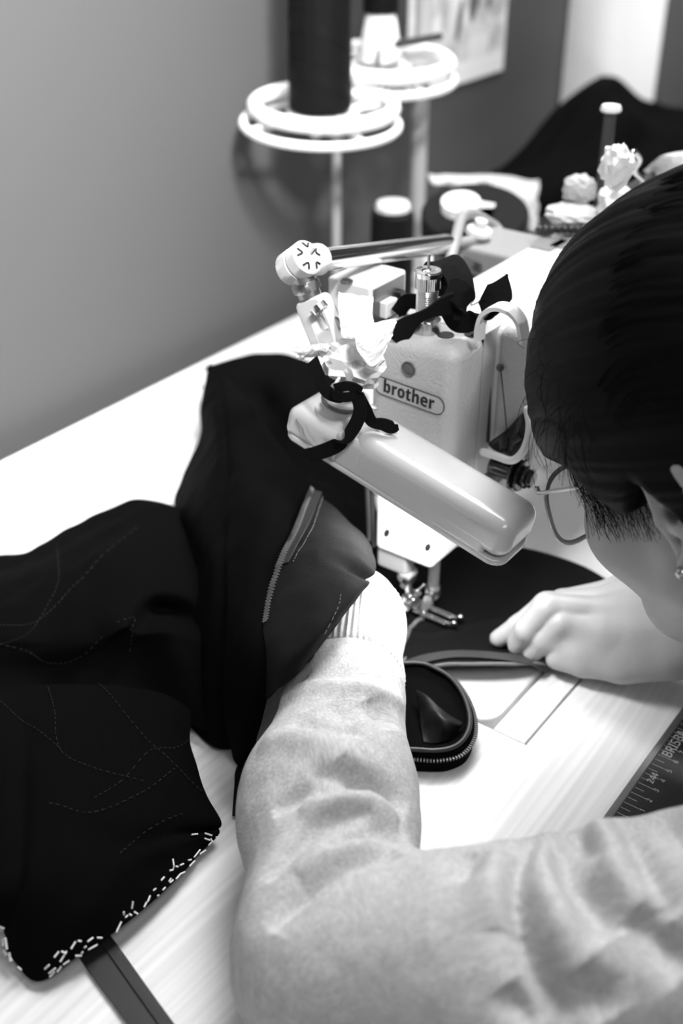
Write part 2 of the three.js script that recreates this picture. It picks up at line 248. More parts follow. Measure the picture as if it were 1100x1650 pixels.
// head casting and its end cover
part(sm, 'head', boxUV(box(0.0137, 0.06, 0.098, 0.2255, ZA, ZB, 0.0006, 2)), M.cast);
const cv = box(-0.021, 0.04, 0.098, 0.2255, ZA, ZB, 0.0095, 6); { const p = cv.attributes.position, n = cv.attributes.normal; for (let i = 0; i < p.count; i++) if (p.getX(i) > 0.0125) { p.setX(i, 0.0125); } }
const cover = part(sm, 'end_cover', boxUV(cv), M.cast);
// the face of the end cover is the plane x = -0.021
const FX = -0.0212, faceBasis = [[0, 0, 1], EY, [-1, 0, 0]];
part(sm, 'joint_shade', box(0.0125, 0.0137, 0.0985, 0.2251, ZA + 0.0005, ZB - 0.0004, 0), M.ink);  // dark strip standing in for the shade inside the joint gap
part(cover, 'oil_hole', [new THREE.TorusGeometry(0.0047, 0.0006, 8, 28).rotateY(Math.PI / 2).translate(...V([-0.0214,0.2054,-0.0136]).toArray()), new THREE.SphereGeometry(0.0046, 20, 12).scale(0.3, 1, 1).translate(...V([-0.0207,0.205,-0.014]).toArray())], mat(0.12, 0.5));
{ // the lettered badge: a pill-shaped groove and raised worn letters
  const c = [-0.0212,0.1874,-0.0126], a = [-0.0212,0.1885,-0.0397], b = [-0.0212,0.186,0.0141], L = (b[2] - a[2]), th = Math.atan2((b[1] - a[1]), b[2] - a[2]), hh = 0.0128;
  const ex = [0, Math.sin(th), Math.cos(th)], ey = [0, Math.cos(th), -Math.sin(th)];
  const o = rrect(L, hh, hh / 2 - 1e-4); o.holes.push(rrect(L - 0.0012, hh - 0.0012, hh / 2 - 8e-4));
  part(cover, 'badge_rim', extrude(o, 0.0006, 0, [ex, ey, [-1, 0, 0]], c), mat(0.08, 0.5));
  part(cover, 'badge', extrude(rrect(L - 0.0013, hh - 0.0013, hh / 2 - 8e-4), 0.0004, 0, [ex, ey, [-1, 0, 0]], c), M.cast);
  const font = await new FontLoader().loadAsync('fonts/droid/droid_sans_bold.typeface.json');
  const tg = new TextGeometry('brother', { font, size: 0.0082, depth: 0.0005, curveSegments: 6, bevelEnabled: false }); tg.computeBoundingBox(); const bb = tg.boundingBox; tg.translate(-(bb.min.x + bb.max.x) / 2, -0.0034, 0.0003); tg.scale(0.0385 / (bb.max.x - bb.min.x), 1.05, 1);
  const m4 = new THREE.Matrix4().makeBasis(new THREE.Vector3(...ex), new THREE.Vector3(...ey), new THREE.Vector3(-1, 0, 0)); m4.setPosition(V(c)); tg.applyMatrix4(m4);
  part(cover, 'lettering', tg, M.ink, 'worn black lettering');
}
// lower face plate under the lamp, with two slots and a round boss
{ const zc = -0.0135, w = 0.047;
  const fp = part(sm, 'face_plate', boxUV(box(-0.0215, 0.016, 0.0605, 0.112, -0.037, 0.0105, 0.004, 3)), M.white);
  for (const p of [[-0.0218,0.0774,-0.0267], [-0.0218,0.0788,0.0071]]) part(fp, 'slot', new THREE.SphereGeometry(0.0022, 16, 10).scale(0.25, 1.7, 0.9).rotateX(0.4).translate(p[0], p[1] + T, p[2]), M.ink);
  const q = [-0.0217,0.0948,0.0018]; part(fp, 'boss', lathe([[0.0085, 0], [0.0085, 0.0006], [0.008, 0.0009], [0, 0.0009]], q, [-1, 0, 0]), M.white);
  part(sm, 'thread_guard', [boxUV(box(-0.0185, -0.006, 0.044, 0.0605, -0.0375, -0.012, 0.003, 3)), box(-0.0185, -0.006, 0.0415, 0.0455, -0.018, -0.009, 0.0015)], mat(0.35, 0.4));
  part(sm, 'lifter_bar', [rod([-0.012,0.0587,-0.047], [-0.012,0.1091,-0.0505], 0.0022), rod([-0.01,0.0531,-0.045], [-0.01,0.1041,-0.0476], 0.0014)], M.darksteel);
  part(sm, 'guide_rod', rod([0.004, 0.118, -0.047], [0.004, 0.058, -0.047], 0.0022), M.darksteel);
}
// needle bar, needle, presser bar and foot
part(sm, 'needle_bar', [rod([0, 0.1, 0], [0, 0.031, 0], 0.0042)], mat(0.16, 0.4));
part(sm, 'needle_clamp', [lathe([[0, 0], [0.0045, 0], [0.0055, 0.002], [0.0055, 0.009], [0.0042, 0.011], [0, 0.011]], [0, 0.0215, 0]), rod([-0.002, 0.027, 0.001], [-0.0105, 0.027, 0.003], 0.0022), lathe([[0, 0], [0.0036, 0], [0.0036, 0.004], [0, 0.004]], [-0.008, 0.027, 0.0025], [-1, 0, 0.2])], M.steel);
part(sm, 'needle', rod([0, 0.024, 0], [0, 0.004, 0], 0.0008, 0.0012), M.chrome);
part(sm, 'presser_bar', [rod([-0.002, 0.1, -0.021], [-0.002, 0.03, -0.021], 0.0038), lathe([[0, 0], [0.006, 0], [0.0072, 0.002], [0.0072, 0.008], [0.005, 0.011], [0, 0.011]], [-0.002, 0.029, -0.021]), box(-0.012, -0.002, 0.036, 0.052, -0.024, -0.016, 0.002), rod([-0.006, 0.034, -0.018], [-0.015, 0.033, -0.016], 0.0024), tube([[-0.01, 0.045, -0.022], [-0.016, 0.04, -0.012], [-0.013, 0.03, -0.008], [-0.006, 0.034, -0.004]], 0.0012, 24, 8)], M.darksteel);
{ const f = part(sm, 'presser_foot', [rod([-0.002, 0.031, -0.021], [-0.002, 0.0175, -0.018], 0.0036, 0.003), box(-0.008, 0.005, 0.0105, 0.0185, -0.022, -0.011, 0.002, 3), rod([-0.011, 0.012, -0.016], [0.008, 0.012, -0.016], 0.0026), lathe([[0, 0], [0.0038, 0], [0.0038, 0.003], [0, 0.004]], [-0.011, 0.012, -0.016], [-1, 0, 0]), box(-0.007, 0.006, 0.007, 0.011, -0.02, -0.002, 0.0015)], M.chrome);
  for (const s of [-1, 1]) part(f, 'toe', [box(s * 0.0045 - 0.0026 - 0.001, s * 0.0045 + 0.0026 - 0.001, 0.0068, 0.0088, -0.012, 0.016, 0.0008), tube([[s * 0.0045 - 0.001, 0.0078, 0.015], [s * 0.0045 - 0.001, 0.0085, 0.019], [s * 0.0045 - 0.001, 0.011, 0.022]], 0.0022, 12, 8)], M.chrome); }
// pressure screw with knurled cap on top of the head
{ const k = [-0.0035,0.2255,-0.013]; const p = part(sm, 'pressure_screw', [lathe([[0, 0], [0.0088, 0], [0.0092, 0.001], [0.0092, 0.008], [0.0075, 0.009], ...Array.from({ length: 14 }, (_, i) => [[0.0064, 0.0095 + i * 0.0013], [0.0070, 0.0101 + i * 0.0013]]).flat(), [0.0064, 0.0285]], k), new THREE.CylinderGeometry(0.0009, 0.0009, 0.012, 8).translate(k[0], k[1] + T + 0.044, k[2])], M.steel);
  const n = 36, sh = new THREE.Shape(); for (let i = 0; i < n * 2; i++) { const r = i % 2 ? 0.0079 : 0.0074, a = i / n * Math.PI; i ? sh.lineTo(r * Math.cos(a), r * Math.sin(a)) : sh.moveTo(r, 0); } sh.closePath();
  part(p, 'knurled_cap', [extrude(sh, 0.0085, 0, [EX, EZ, [0, -1, 0]], [k[0], k[1] + 0.037, k[2]]), lathe([[0, 0.0365], [0.0083, 0.0365], [0.0086, 0.0378], [0.0086, 0.0392], [0.0078, 0.0402], [0.0042, 0.0398], [0.0036, 0.0388], [0, 0.0388]], k)], M.chrome); }
{ const h = [-0.0022,0.2256,0.0009]; part(sm, 'top_hole', [new THREE.TorusGeometry(0.005, 0.0005, 8, 30).rotateX(Math.PI / 2).translate(h[0], h[1] + T, h[2]), lathe([[0, 0], [0.0048, 0], [0.0048, 0.0003], [0, 0.0003]], h)], M.black); }
{ const h = [0.0086,0.2256,0.0121]; const s = part(sm, 'slotted_screw', lathe([[0, 0], [0.0036, 0], [0.0036, 0.0016], [0.0028, 0.0024], [0, 0.0024]], h), M.darksteel); part(s, 'slot', box(h[0] - 0.003, h[0] + 0.003, h[1] + 0.0022, h[1] + 0.0026, h[2] - 0.0004, h[2] + 0.0004, 0), M.ink); }
// take-up cover beside the head, with the bent guard over it
{ part(sm, 'takeup_cover', boxUV(box(0.0275, 0.12, 0.118, 0.2265, 0.0205, 0.051, 0.008, 4)), M.cast);
  part(sm, 'takeup_guard', band([[-0.002,0.2283,0.0249], [-0.002,0.2382,0.0251], [-0.001,0.2464,0.0274], [0.001,0.2509,0.0336], [0.006,0.2492,0.0403], [0.012,0.2415,0.0445], [0.018,0.2267,0.0456]], 0.0085, [1, 0.1, 0.1], 0.0026, 60), M.enamel);
  part(sm, 'takeup_slot', rod([0.0268,0.1919,0.0185], [0.0268,0.1435,0.0209], 0.0011), M.ink);
  const s = [0.0262,0.1999,0.0261]; part(sm, 'cover_screw', lathe([[0, 0], [0.0026, 0], [0.0022, 0.0018], [0, 0.0022]], s, [-1, 0, 0]), M.darksteel);
  part(sm, 'sewing_thread', tube([[0.023,0.2015,0.0278], [0.022,0.1821,0.0323], [0.02,0.1583,0.0377], [0.018,0.1399,0.0386]], 0.0004, 30, 6), M.ink); }
// thread tension under the cover
{ part(sm, 'tension_bracket', [box(0.015, 0.045, 0.092, 0.118, 0.012, 0.032, 0.003), box(0.016, 0.03, 0.07, 0.1, 0.02, 0.03, 0.002)], M.darksteel);
  part(sm, 'tension_loop', tube([[0.008,0.1465,0.0278], [0.006,0.1478,0.0392], [0.004,0.1493,0.0507], [0.004,0.1555,0.0569], [0.006,0.165,0.0598], [0.01,0.1748,0.0585], [0.014,0.1827,0.0538]], 0.0026, 60, 10), M.ivory);
  part(sm, 'tension_block', [sheet(sheetFn([[[0.016,0.1482,0.0268], [0.018,0.1607,0.0368], [0.02,0.1772,0.0492]], [[0.014,0.1465,0.0347], [0.015,0.1541,0.0437], [0.018,0.1674,0.0526]], [[0.014,0.1447,0.0404], [0.014,0.1459,0.0468], [0.016,0.1555,0.0521]]], (u, v) => 0.0015 * Math.sin(u * 9 + v * 5)), 16, 16, 0.004, -1), rod([0.012,0.1582,0.0468], [0.014,0.1623,0.0508], 0.0022)], M.blackgloss);
  const a = [0.02,0.1313,0.0325], d = [0, -0.02, 1];
  part(sm, 'tension_discs', lathe([[0, -0.004], [0.006, -0.004], [0.006, 0.012], [0.0075, 0.0125], [0.0125, 0.0145], [0.0132, 0.0155], [0.0125, 0.0163], [0.007, 0.0172], [0.0105, 0.018], [0.0112, 0.019], [0.0105, 0.02], [0.006, 0.0208], [0.0078, 0.0214], [0.0078, 0.0235], [0.006, 0.0245], [0.0066, 0.0262], [0.005, 0.028], [0, 0.0285]], a, d), M.blackgloss); }
// switch box behind the head with its small connector
{ const b = part(sm, 'switch_box', boxUV(box(-0.006, 0.036, 0.205, 0.2455, -0.089, -0.0545, 0.0022, 3)), M.enamel);
  const s = [-0.0077,0.2457,-0.0722]; part(b, 'slotted_screw', [lathe([[0, 0], [0.0042, 0], [0.0042, 0.001], [0.003, 0.002], [0, 0.0022]], s)], M.darksteel);
  part(b, 'side_plate', box(-0.003, 0.033, 0.217, 0.243, -0.0547, -0.0539, 0.0003), M.darksteel);
  part(b, 'connector', [box(0.004, 0.017, 0.222, 0.233, -0.0543, -0.0485, 0.001)], M.ivory);
  part(b, 'plug', lathe([[0, 0], [0.003, 0], [0.003, 0.004], [0, 0.004]], [0.026, 0.232, -0.0541], [0, 0, 1]), M.black); }
// things fixed to the far end of the arm
{ const b = [0.2705,0.226,-0.026]; const p = part(sm, 'spool_pin', lathe([[0, 0], [0.007, 0], [0.007, 0.004], [0.0045, 0.006], [0.0045, 0.083], [0, 0.083]], b), mat(0.05, 0.35)); part(p, 'pin_cap', lathe([[0, 0.083], [0.0075, 0.083], [0.008, 0.0845], [0.007, 0.0875], [0, 0.088]], b), M.white); }
for (const [q, w, d] of [[[0.1933,0.2258,-0.0294], 0.03, 0.018], [[0.2047,0.2258,-0.0139], 0.032, 0.026]]) part(sm, 'sticker', extrude(rrect(w, d, 0.001), 0.0003, 0, [EX, EZ, [0, -1, 0]], q), mat(0.22, 0.4), 'grey printed sticker');
// bobbin winder on the back of the arm
{ const c = [0.2017,0.2109,-0.085];
  const w = part(sm, 'bobbin_winder', [boxUV(box(c[0] - 0.03, c[0] + 0.03, c[1] - 0.016, c[1] + 0.006, -0.1, -0.046, 0.004, 3))], M.winder);
  part(w, 'spring_plate', [band([[c[0] - 0.032, c[1] - 0.004, -0.09], [c[0] - 0.03, c[1] - 0.008, -0.074], [c[0] - 0.014, c[1] - 0.01, -0.072], [c[0] + 0.0, c[1] - 0.006, -0.073]], 0.006, [0, 1, 0], 0.001, 24)], M.darksteel);
  part(w, 'winder_lever', tube([[0.1168,0.2235,-0.07], [0.14,0.2311,-0.08], [0.1822,0.2355,-0.1], [0.1943,0.2359,-0.1], [0.2231,0.2216,-0.1], [0.2326,0.2135,-0.095], [0.219,0.2124,-0.09], [0.1824,0.2186,-0.09], [0.1617,0.2222,-0.09]], 0.0042, 90, 10), M.winder);
  part(w, 'winder_wheel', lathe([[0, 0], [0.01, 0], [0.011, 0.002], [0.01, 0.005], [0.005, 0.007], [0.005, 0.012], [0, 0.012]], [0.1916,0.2212,-0.09], [0, 1, 0.2]), M.ivory); }

// ------------------------------------------------------------ the work lamp: tube arm, joint, yoke, long shade
const wl = thing('work_lamp', 'white jointed work lamp with chrome tube arm and long glossy shade over the needle', 'lamp', [-0.06, 0.15, 0.01]);
{ const J = [-0.06,0.2742,-0.0692], ax = [-0.053, 0.605, 0.782], E1 = [-0.052,0.2769,-0.0565], E2 = [0.1318,0.2311,-0.0836];
  const el = part(wl, 'joint', lathe([[0, -0.011], [0.0098, -0.011], [0.0108, -0.0095], [0.0108, -0.001], [0.0102, -0.0005], [0.0102, 0.0005], [0.0108, 0.001], [0.0108, 0.0085], [0.0098, 0.0098], [0.0092, 0.0098], [0.0092, 0.009], [0, 0.009]], J, ax), M.ivory);
  const A = new THREE.Vector3(...ax).normalize(), S = new THREE.Vector3(1, 0, 0).addScaledVector(A, -A.x).normalize(), B = A.clone().cross(S), pt = (r, t, h) => [J[0] + A.x * h + (S.x * Math.cos(t) + B.x * Math.sin(t)) * r, J[1] + A.y * h + (S.y * Math.cos(t) + B.y * Math.sin(t)) * r, J[2] + A.z * h + (S.z * Math.cos(t) + B.z * Math.sin(t)) * r];
  part(el, 'star_knob', [lathe([[0, 0.0088], [0.0088, 0.0088], [0.0088, 0.0098], [0.004, 0.0112], [0, 0.0112]], J, ax)], M.plastic);
  part(el, 'knob_notch', [0, 1.25, 2.5, 3.8, 5.05].map((t) => tube([pt(0.0083, t - 0.25, 0.0103), pt(0.0056, t, 0.0112), pt(0.0083, t + 0.25, 0.0103)], 0.0006, 12, 6)), M.ink);
  part(el, 'knob_screw', rod(pt(0.001, 0.4, 0.0112), pt(0.0055, 0.4, 0.0118), 0.0009), M.darksteel);
  part(wl, 'tube_arm', [rod([J[0] + 0.01, J[1] + (E2[1] - J[1]) * 0.05, J[2] - 0.001], E2, 0.0072, 0.0072, 32), lathe([[0, 0], [0.0072, 0], [0.007, 0.003], [0, 0.004]], E2, [0.95, -0.2, -0.1])], M.chrome);
  part(wl, 'arm_collar', lathe([[0.0073, 0], [0.0092, 0], [0.0098, 0.0015], [0.0098, 0.0095], [0.009, 0.011], [0.0073, 0.011]], [J[0] + 0.012, J[1] - 0.002, J[2] - 0.0012], [E2[0] - J[0], E2[1] - J[1], E2[2] - J[2]]), M.ivory);
  part(wl, 'arm_bracket', [rod([E2[0] - 0.006, E2[1] + 0.004, E2[2]], [E2[0] - 0.006, 0.19, E2[2]], 0.005), box(E2[0] - 0.016, E2[0] + 0.004, 0.182, 0.2, E2[2] - 0.006, -0.0475, 0.002)], M.darksteel);
  // neck and yoke
  part(wl, 'neck', [rod([-0.06,0.267,-0.0665], [-0.06,0.2548,-0.0611], 0.0072), lathe([[0, 0], [0.008, 0], [0.0088, 0.002], [0.0088, 0.006], [0, 0.007]], [-0.06,0.264,-0.0656], [0.1, -0.8, 0.25])], M.steel);
  const y0 = [-0.061,0.2545,-0.0603], y1 = [-0.061,0.2259,-0.0454], L = Math.hypot(y1[1] - y0[1], y1[2] - y0[2]), ey = [0, (y0[1] - y1[1]) / L, (y0[2] - y1[2]) / L], ez = [0, -ey[2], ey[1]];
  const s = rrect(0.021, L, 0.004, -0.0105, 0); s.holes.push(rrect(0.0105, 0.013, 0.002, -0.0015, L - 0.021));
  const yk = part(wl, 'yoke', [extrude(s, 0.012, 0.0015, [[0, ey[2], -ey[1]].map((v, i) => -v), ey, [-1, 0, 0]], [-0.054, y1[1], y1[2]])], M.enamel);
  part(yk, 'yoke_pin', [rod([-0.062,0.2527,-0.0558], [-0.056,0.2372,-0.042], 0.0042), lathe([[0, 0], [0.005, 0], [0.005, 0.004], [0, 0.004]], [-0.066,0.2536,-0.0508], [0, -0.6, 0.7])], M.steel);
  part(yk, 'label_plate', extrude(rrect(0.006, 0.013, 0.0005, -0.0085, 0.004), 0.0003, 0, [[0, -ey[2], ey[1]], ey, [-1, 0, 0]], [-0.0662, y1[1], y1[2]]), M.ivory);
  // crumpled masking tape round the swivel below the yoke
  const tp = new THREE.IcosahedronGeometry(1, 4), p = tp.attributes.position, c = [-0.06,0.2214,-0.0269], w = new THREE.Vector3();
  for (let i = 0; i < p.count; i++) { w.fromBufferAttribute(p, i); const a = nz(w.x * 2 + 3, w.y * 2, w.z * 2), b = Math.abs(nz(w.x * 4.5, w.y * 4.5 + 9, w.z * 4.5)), d = 1 + 0.35 * a - 0.5 * b; p.setXYZ(i, w.x * d * 0.02 + c[0], w.y * d * 0.017 + c[1] + T, w.z * d * 0.021 + c[2]); }
  tp.computeVertexNormals();
  const crumple = (amp, f) => (u, v) => amp * (nz(u * f, v * f, 4) + Math.abs(nz(u * f * 2.3 + 8, v * f * 2.3, 1)));
  const flap = (g, amp = 0.0018) => crease(sheet(sheetFn(g, crumple(amp, 4)), 18, 18, 0.0005, 0), 0.25);
  part(wl, 'tape_wrapping', [crease(tp, 0.3),
    flap([[[-0.07,0.2222,-0.0685], [-0.072,0.219,-0.0631], [-0.07,0.2176,-0.0608]], [[-0.068,0.2274,-0.0554], [-0.072,0.2259,-0.0509], [-0.068,0.221,-0.0516]], [[-0.066,0.231,-0.0435], [-0.07,0.2293,-0.0396], [-0.066,0.2212,-0.0417]]], 0.002),
    flap([[[-0.058,0.2618,-0.0415], [-0.05,0.2588,-0.0335], [-0.045,0.2585,-0.0248]], [[-0.066,0.2521,-0.0355], [-0.06,0.2501,-0.0276], [-0.05,0.2474,-0.022]], [[-0.072,0.2402,-0.0279], [-0.07,0.2424,-0.0167], [-0.055,0.2434,-0.0157]]]),
    flap([[[-0.072,0.2495,-0.0176], [-0.062,0.2508,-0.0114], [-0.045,0.2492,-0.0075]], [[-0.08,0.2468,-0.0131], [-0.07,0.2446,-0.0035], [-0.055,0.2424,-0.0041]], [[-0.082,0.2404,-0.0103], [-0.078,0.2314,-0.002], [-0.06,0.2414,-0.0024]]]),
    tube([[-0.078,0.2168,-0.0263], [-0.08,0.2141,-0.0271], [-0.08,0.2096,-0.0285]], 0.0011, 16, 8)], M.paper, 'crumpled pale masking tape');
  // shade: built along its own z axis, then tilted
  const TH = 0.24, Cx = -0.0615, Cy = 0.1605, Cz = 0.0145, put = (g) => g.rotateX(TH).translate(Cx, Cy + T, Cz), lb = (x0, x1, a0, a1, z0, z1, r, seg = 4) => { const g = new RoundedBoxGeometry(x1 - x0, a1 - a0, z1 - z0, seg, r); return put(g.translate((x0 + x1) / 2, (a0 + a1) / 2, (z0 + z1) / 2)); };
  const half = new THREE.Shape(); { const W = 0.0198, H = 0.0165, r = 0.009; half.moveTo(-W, -0.0135); half.lineTo(-W, H - r); half.absarc(-W + r, H - r, r, Math.PI, Math.PI / 2, true); half.lineTo(W - r, H); half.absarc(W - r, H - r, r, Math.PI / 2, 0, true); half.lineTo(W, -0.0135); half.lineTo(W - 0.002, -0.0135); half.lineTo(W - 0.002, H - 0.004); half.lineTo(-W + 0.002, H - 0.004); half.lineTo(-W + 0.002, -0.0135); half.closePath(); }
  const sh = part(wl, 'shade', [lb(-0.0198, 0.0198, -0.0105, 0.0165, -0.034, 0.083, 0.0095, 6)], M.shade, 'glossy white plastic shade');
  part(sh, 'shade_base', [put(crease(extrude(rrect(0.0402, 0.1662, 0.0105), 0.0046, 0.0018, [EX, EZ, [0, -1, 0]], [0, -0.0098 - T, 0]))), lb(-0.0195, 0.0195, -0.013, 0.0085, -0.083, -0.036, 0.006, 5), lb(-0.0197, -0.012, -0.012, 0.012, -0.045, 0.07, 0.0035)], M.shade);
  part(sh, 'swivel_collar', put(toCreasedNormals(new THREE.LatheGeometry([[0.0165, 0.006], [0.0155, 0.0105], [0.012, 0.0125], [0.0115, 0.021], [0.0095, 0.023], [0.009, 0.026], [0, 0.026]].map(([r, h]) => new THREE.Vector2(Math.max(r, 1e-5), h)), 36), 0.6).translate(0.002, 0, -0.058)), M.enamel);
  part(sh, 'swivel_ring', put(new THREE.TorusGeometry(0.0118, 0.0016, 10, 36).rotateX(Math.PI / 2).translate(0.002, 0.0175, -0.058)), M.darksteel);
  const ss = [-0.07,0.1815,-0.0313]; part(sh, 'shade_screw', [lathe([[0, 0], [0.0028, 0], [0.0028, 0.0008], [0.0018, 0.0012], [0, 0.0006]], [ss[0] + 0.003, ss[1] - 0.0006, ss[2]], [-0.2, 1, 0.24]), lathe([[0, 0], [0.0028, 0], [0.0026, 0.001], [0, 0.0012]], [-0.05,0.1879,-0.02], [0, 1, 0.24])], M.steel);
  part(sh, 'cable', tube([[-0.082,0.1819,-0.0562], [-0.083,0.1785,-0.0515], [-0.083,0.1738,-0.0496], [-0.083,0.1692,-0.0448]], 0.0006, 24, 6), mat(0.2, 0.5));
  part(sh, 'light_strip', lb(-0.012, 0.012, -0.0168, -0.0146, -0.03, 0.07, 0.0008), new THREE.MeshStandardMaterial({ color: G(0.8), emissive: G(1), emissiveIntensity: 3 }), 'glowing light strip');
  const l = new THREE.RectAreaLight(0xffffff, LAMP_I, 0.024, 0.1); l.name = 'work_lamp_light'; const q = new THREE.Vector3(0, -0.0172, 0.02).applyAxisAngle(new THREE.Vector3(1, 0, 0), TH).add(new THREE.Vector3(Cx, Cy + T, Cz)); l.position.copy(q); l.lookAt(q.clone().add(new THREE.Vector3(0, -1, 0).applyAxisAngle(new THREE.Vector3(1, 0, 0), TH))); scene.add(l);
}
// black ribbon knotted round the swivel collar
solo('ribbon', [band([[-0.076,0.2224,-0.0479], [-0.08,0.2161,-0.0402], [-0.083,0.2089,-0.0319], [-0.082,0.2067,-0.0224], [-0.078,0.2077,-0.0152]], 0.0095, [0, 0.45, 0.85], 0.0006, 40),
  band([[-0.084,0.213,-0.0246], [-0.082,0.2163,-0.016], [-0.078,0.2128,-0.0116], [-0.083,0.2094,-0.0161], [-0.086,0.2096,-0.025]], 0.006, [0, 1, 0.1], 0.0012, 40),
  band([[-0.078,0.2108,-0.0129], [-0.081,0.2018,-0.0084], [-0.084,0.1896,-0.0117], [-0.086,0.1774,-0.0209], [-0.088,0.1675,-0.0352], [-0.09,0.1646,-0.0414]], 0.0095, [[0, 0.1, 1], [0, 0.2, 1], [0, 0.7, 0.7], [0, 1, 0.2], [0, 1, -0.2]], 0.0008, 60),
  band([[-0.078,0.2117,-0.0125], [-0.074,0.2011,-0.0098], [-0.07,0.1902,-0.0069], [-0.066,0.1886,-0.0014], [-0.062,0.1858,0.0032], [-0.06,0.1865,0.0055]], 0.0085, [[0, 0.2, 1], [0, 0.5, 1], [0, 1, 0.3], [0, 1, -0.2], [0, 1, -0.3]], 0.0008, 60, (t) => 1 - 0.6 * Math.max(0, t - 0.7) / 0.3)],
  M.ribbon, 'narrow black ribbon knotted round the lamp swivel with two loose tails', 'ribbon', [-0.08,0.2075,-0.0183]);
solo('care_label', crease(sheet(sheetFn([[[-0.066,0.1856,-0.0097], [-0.06,0.184,0.0001]], [[-0.066,0.1814,-0.0026], [-0.06,0.1827,0.0056]]]), 8, 8, 0.0004, 0), 0.5), M.paper, 'small white paper slip on the lamp shade under the ribbon tail', 'paper', [-0.063,0.1825,-0.0034]);
// black fabric strip tied round the pressure screw
{ const k = [-0.0035,0.2255,-0.013], up = [0, 1, 0];
  solo('fabric_strip', [
    band([[-0.02,0.2222,-0.0268], [-0.018,0.2287,-0.0213], [-0.016,0.2366,-0.0137], [-0.014,0.2442,-0.003], [-0.012,0.249,0.0049], [-0.008,0.2536,0.011]], 0.0125, [[0, 1, 0.2], [0, 1, 0.1], [-0.3, 1, 0], [-0.4, 1, 0]], 0.0026, 60, (t) => 0.8 + 0.3 * Math.sin(t * 9)),
    band([[0.01,0.2254,-0.0439], [0.012,0.2344,-0.0377], [0.014,0.2352,-0.0314]], 0.010, up, 0.002, 24),
    band([[0.01,0.2442,-0.0123], [0.012,0.2552,-0.0192], [0.014,0.2641,-0.0168], [0.012,0.2664,-0.0084], [0.008,0.2613,0.0016], [0.002,0.2516,0.009]], 0.016, [[0.9, 0.1, 0.3], [0.7, 0.2, 0.5], [0.6, 0.3, 0.6], [0.7, 0.2, 0.6]], 0.0022, 60),
    band([[-0.006,0.2471,-0.0006], [-0.008,0.2582,0.0072], [-0.008,0.2575,0.0142], [-0.006,0.25,0.0152], [-0.008,0.2459,0.0088]], 0.014, [0.5, 0.8, 0.2], 0.003, 44),
    band([[-0.004,0.2432,0.0029], [-0.002,0.2359,0.0093], [0.002,0.2382,0.0174], [0.006,0.2467,0.0246], [0.012,0.2563,0.029], [0.018,0.2657,0.03]], 0.0155, [[0, 1, 0.4], [0, 1, 0.5], [0.2, 0.8, 0.6], [0.3, 0.3, 0.9], [0.3, 0.1, 0.9]], 0.002, 70, (t) => t < 0.8 ? 0.75 + 0.5 * t : 1.15 * Math.max(0.08, (1 - t) / 0.2)),
    tube([[0,0.2567,0.0112], [0.002,0.2572,0.0161], [0.004,0.2519,0.0166], [0.004,0.2465,0.0139], [0.008,0.2509,0.0209], [0.012,0.2558,0.0269]], 0.0003, 40, 5),
  ], M.ribbon, 'crumpled black fabric strip tied round the knurled screw on the machine', 'fabric strip', k); }
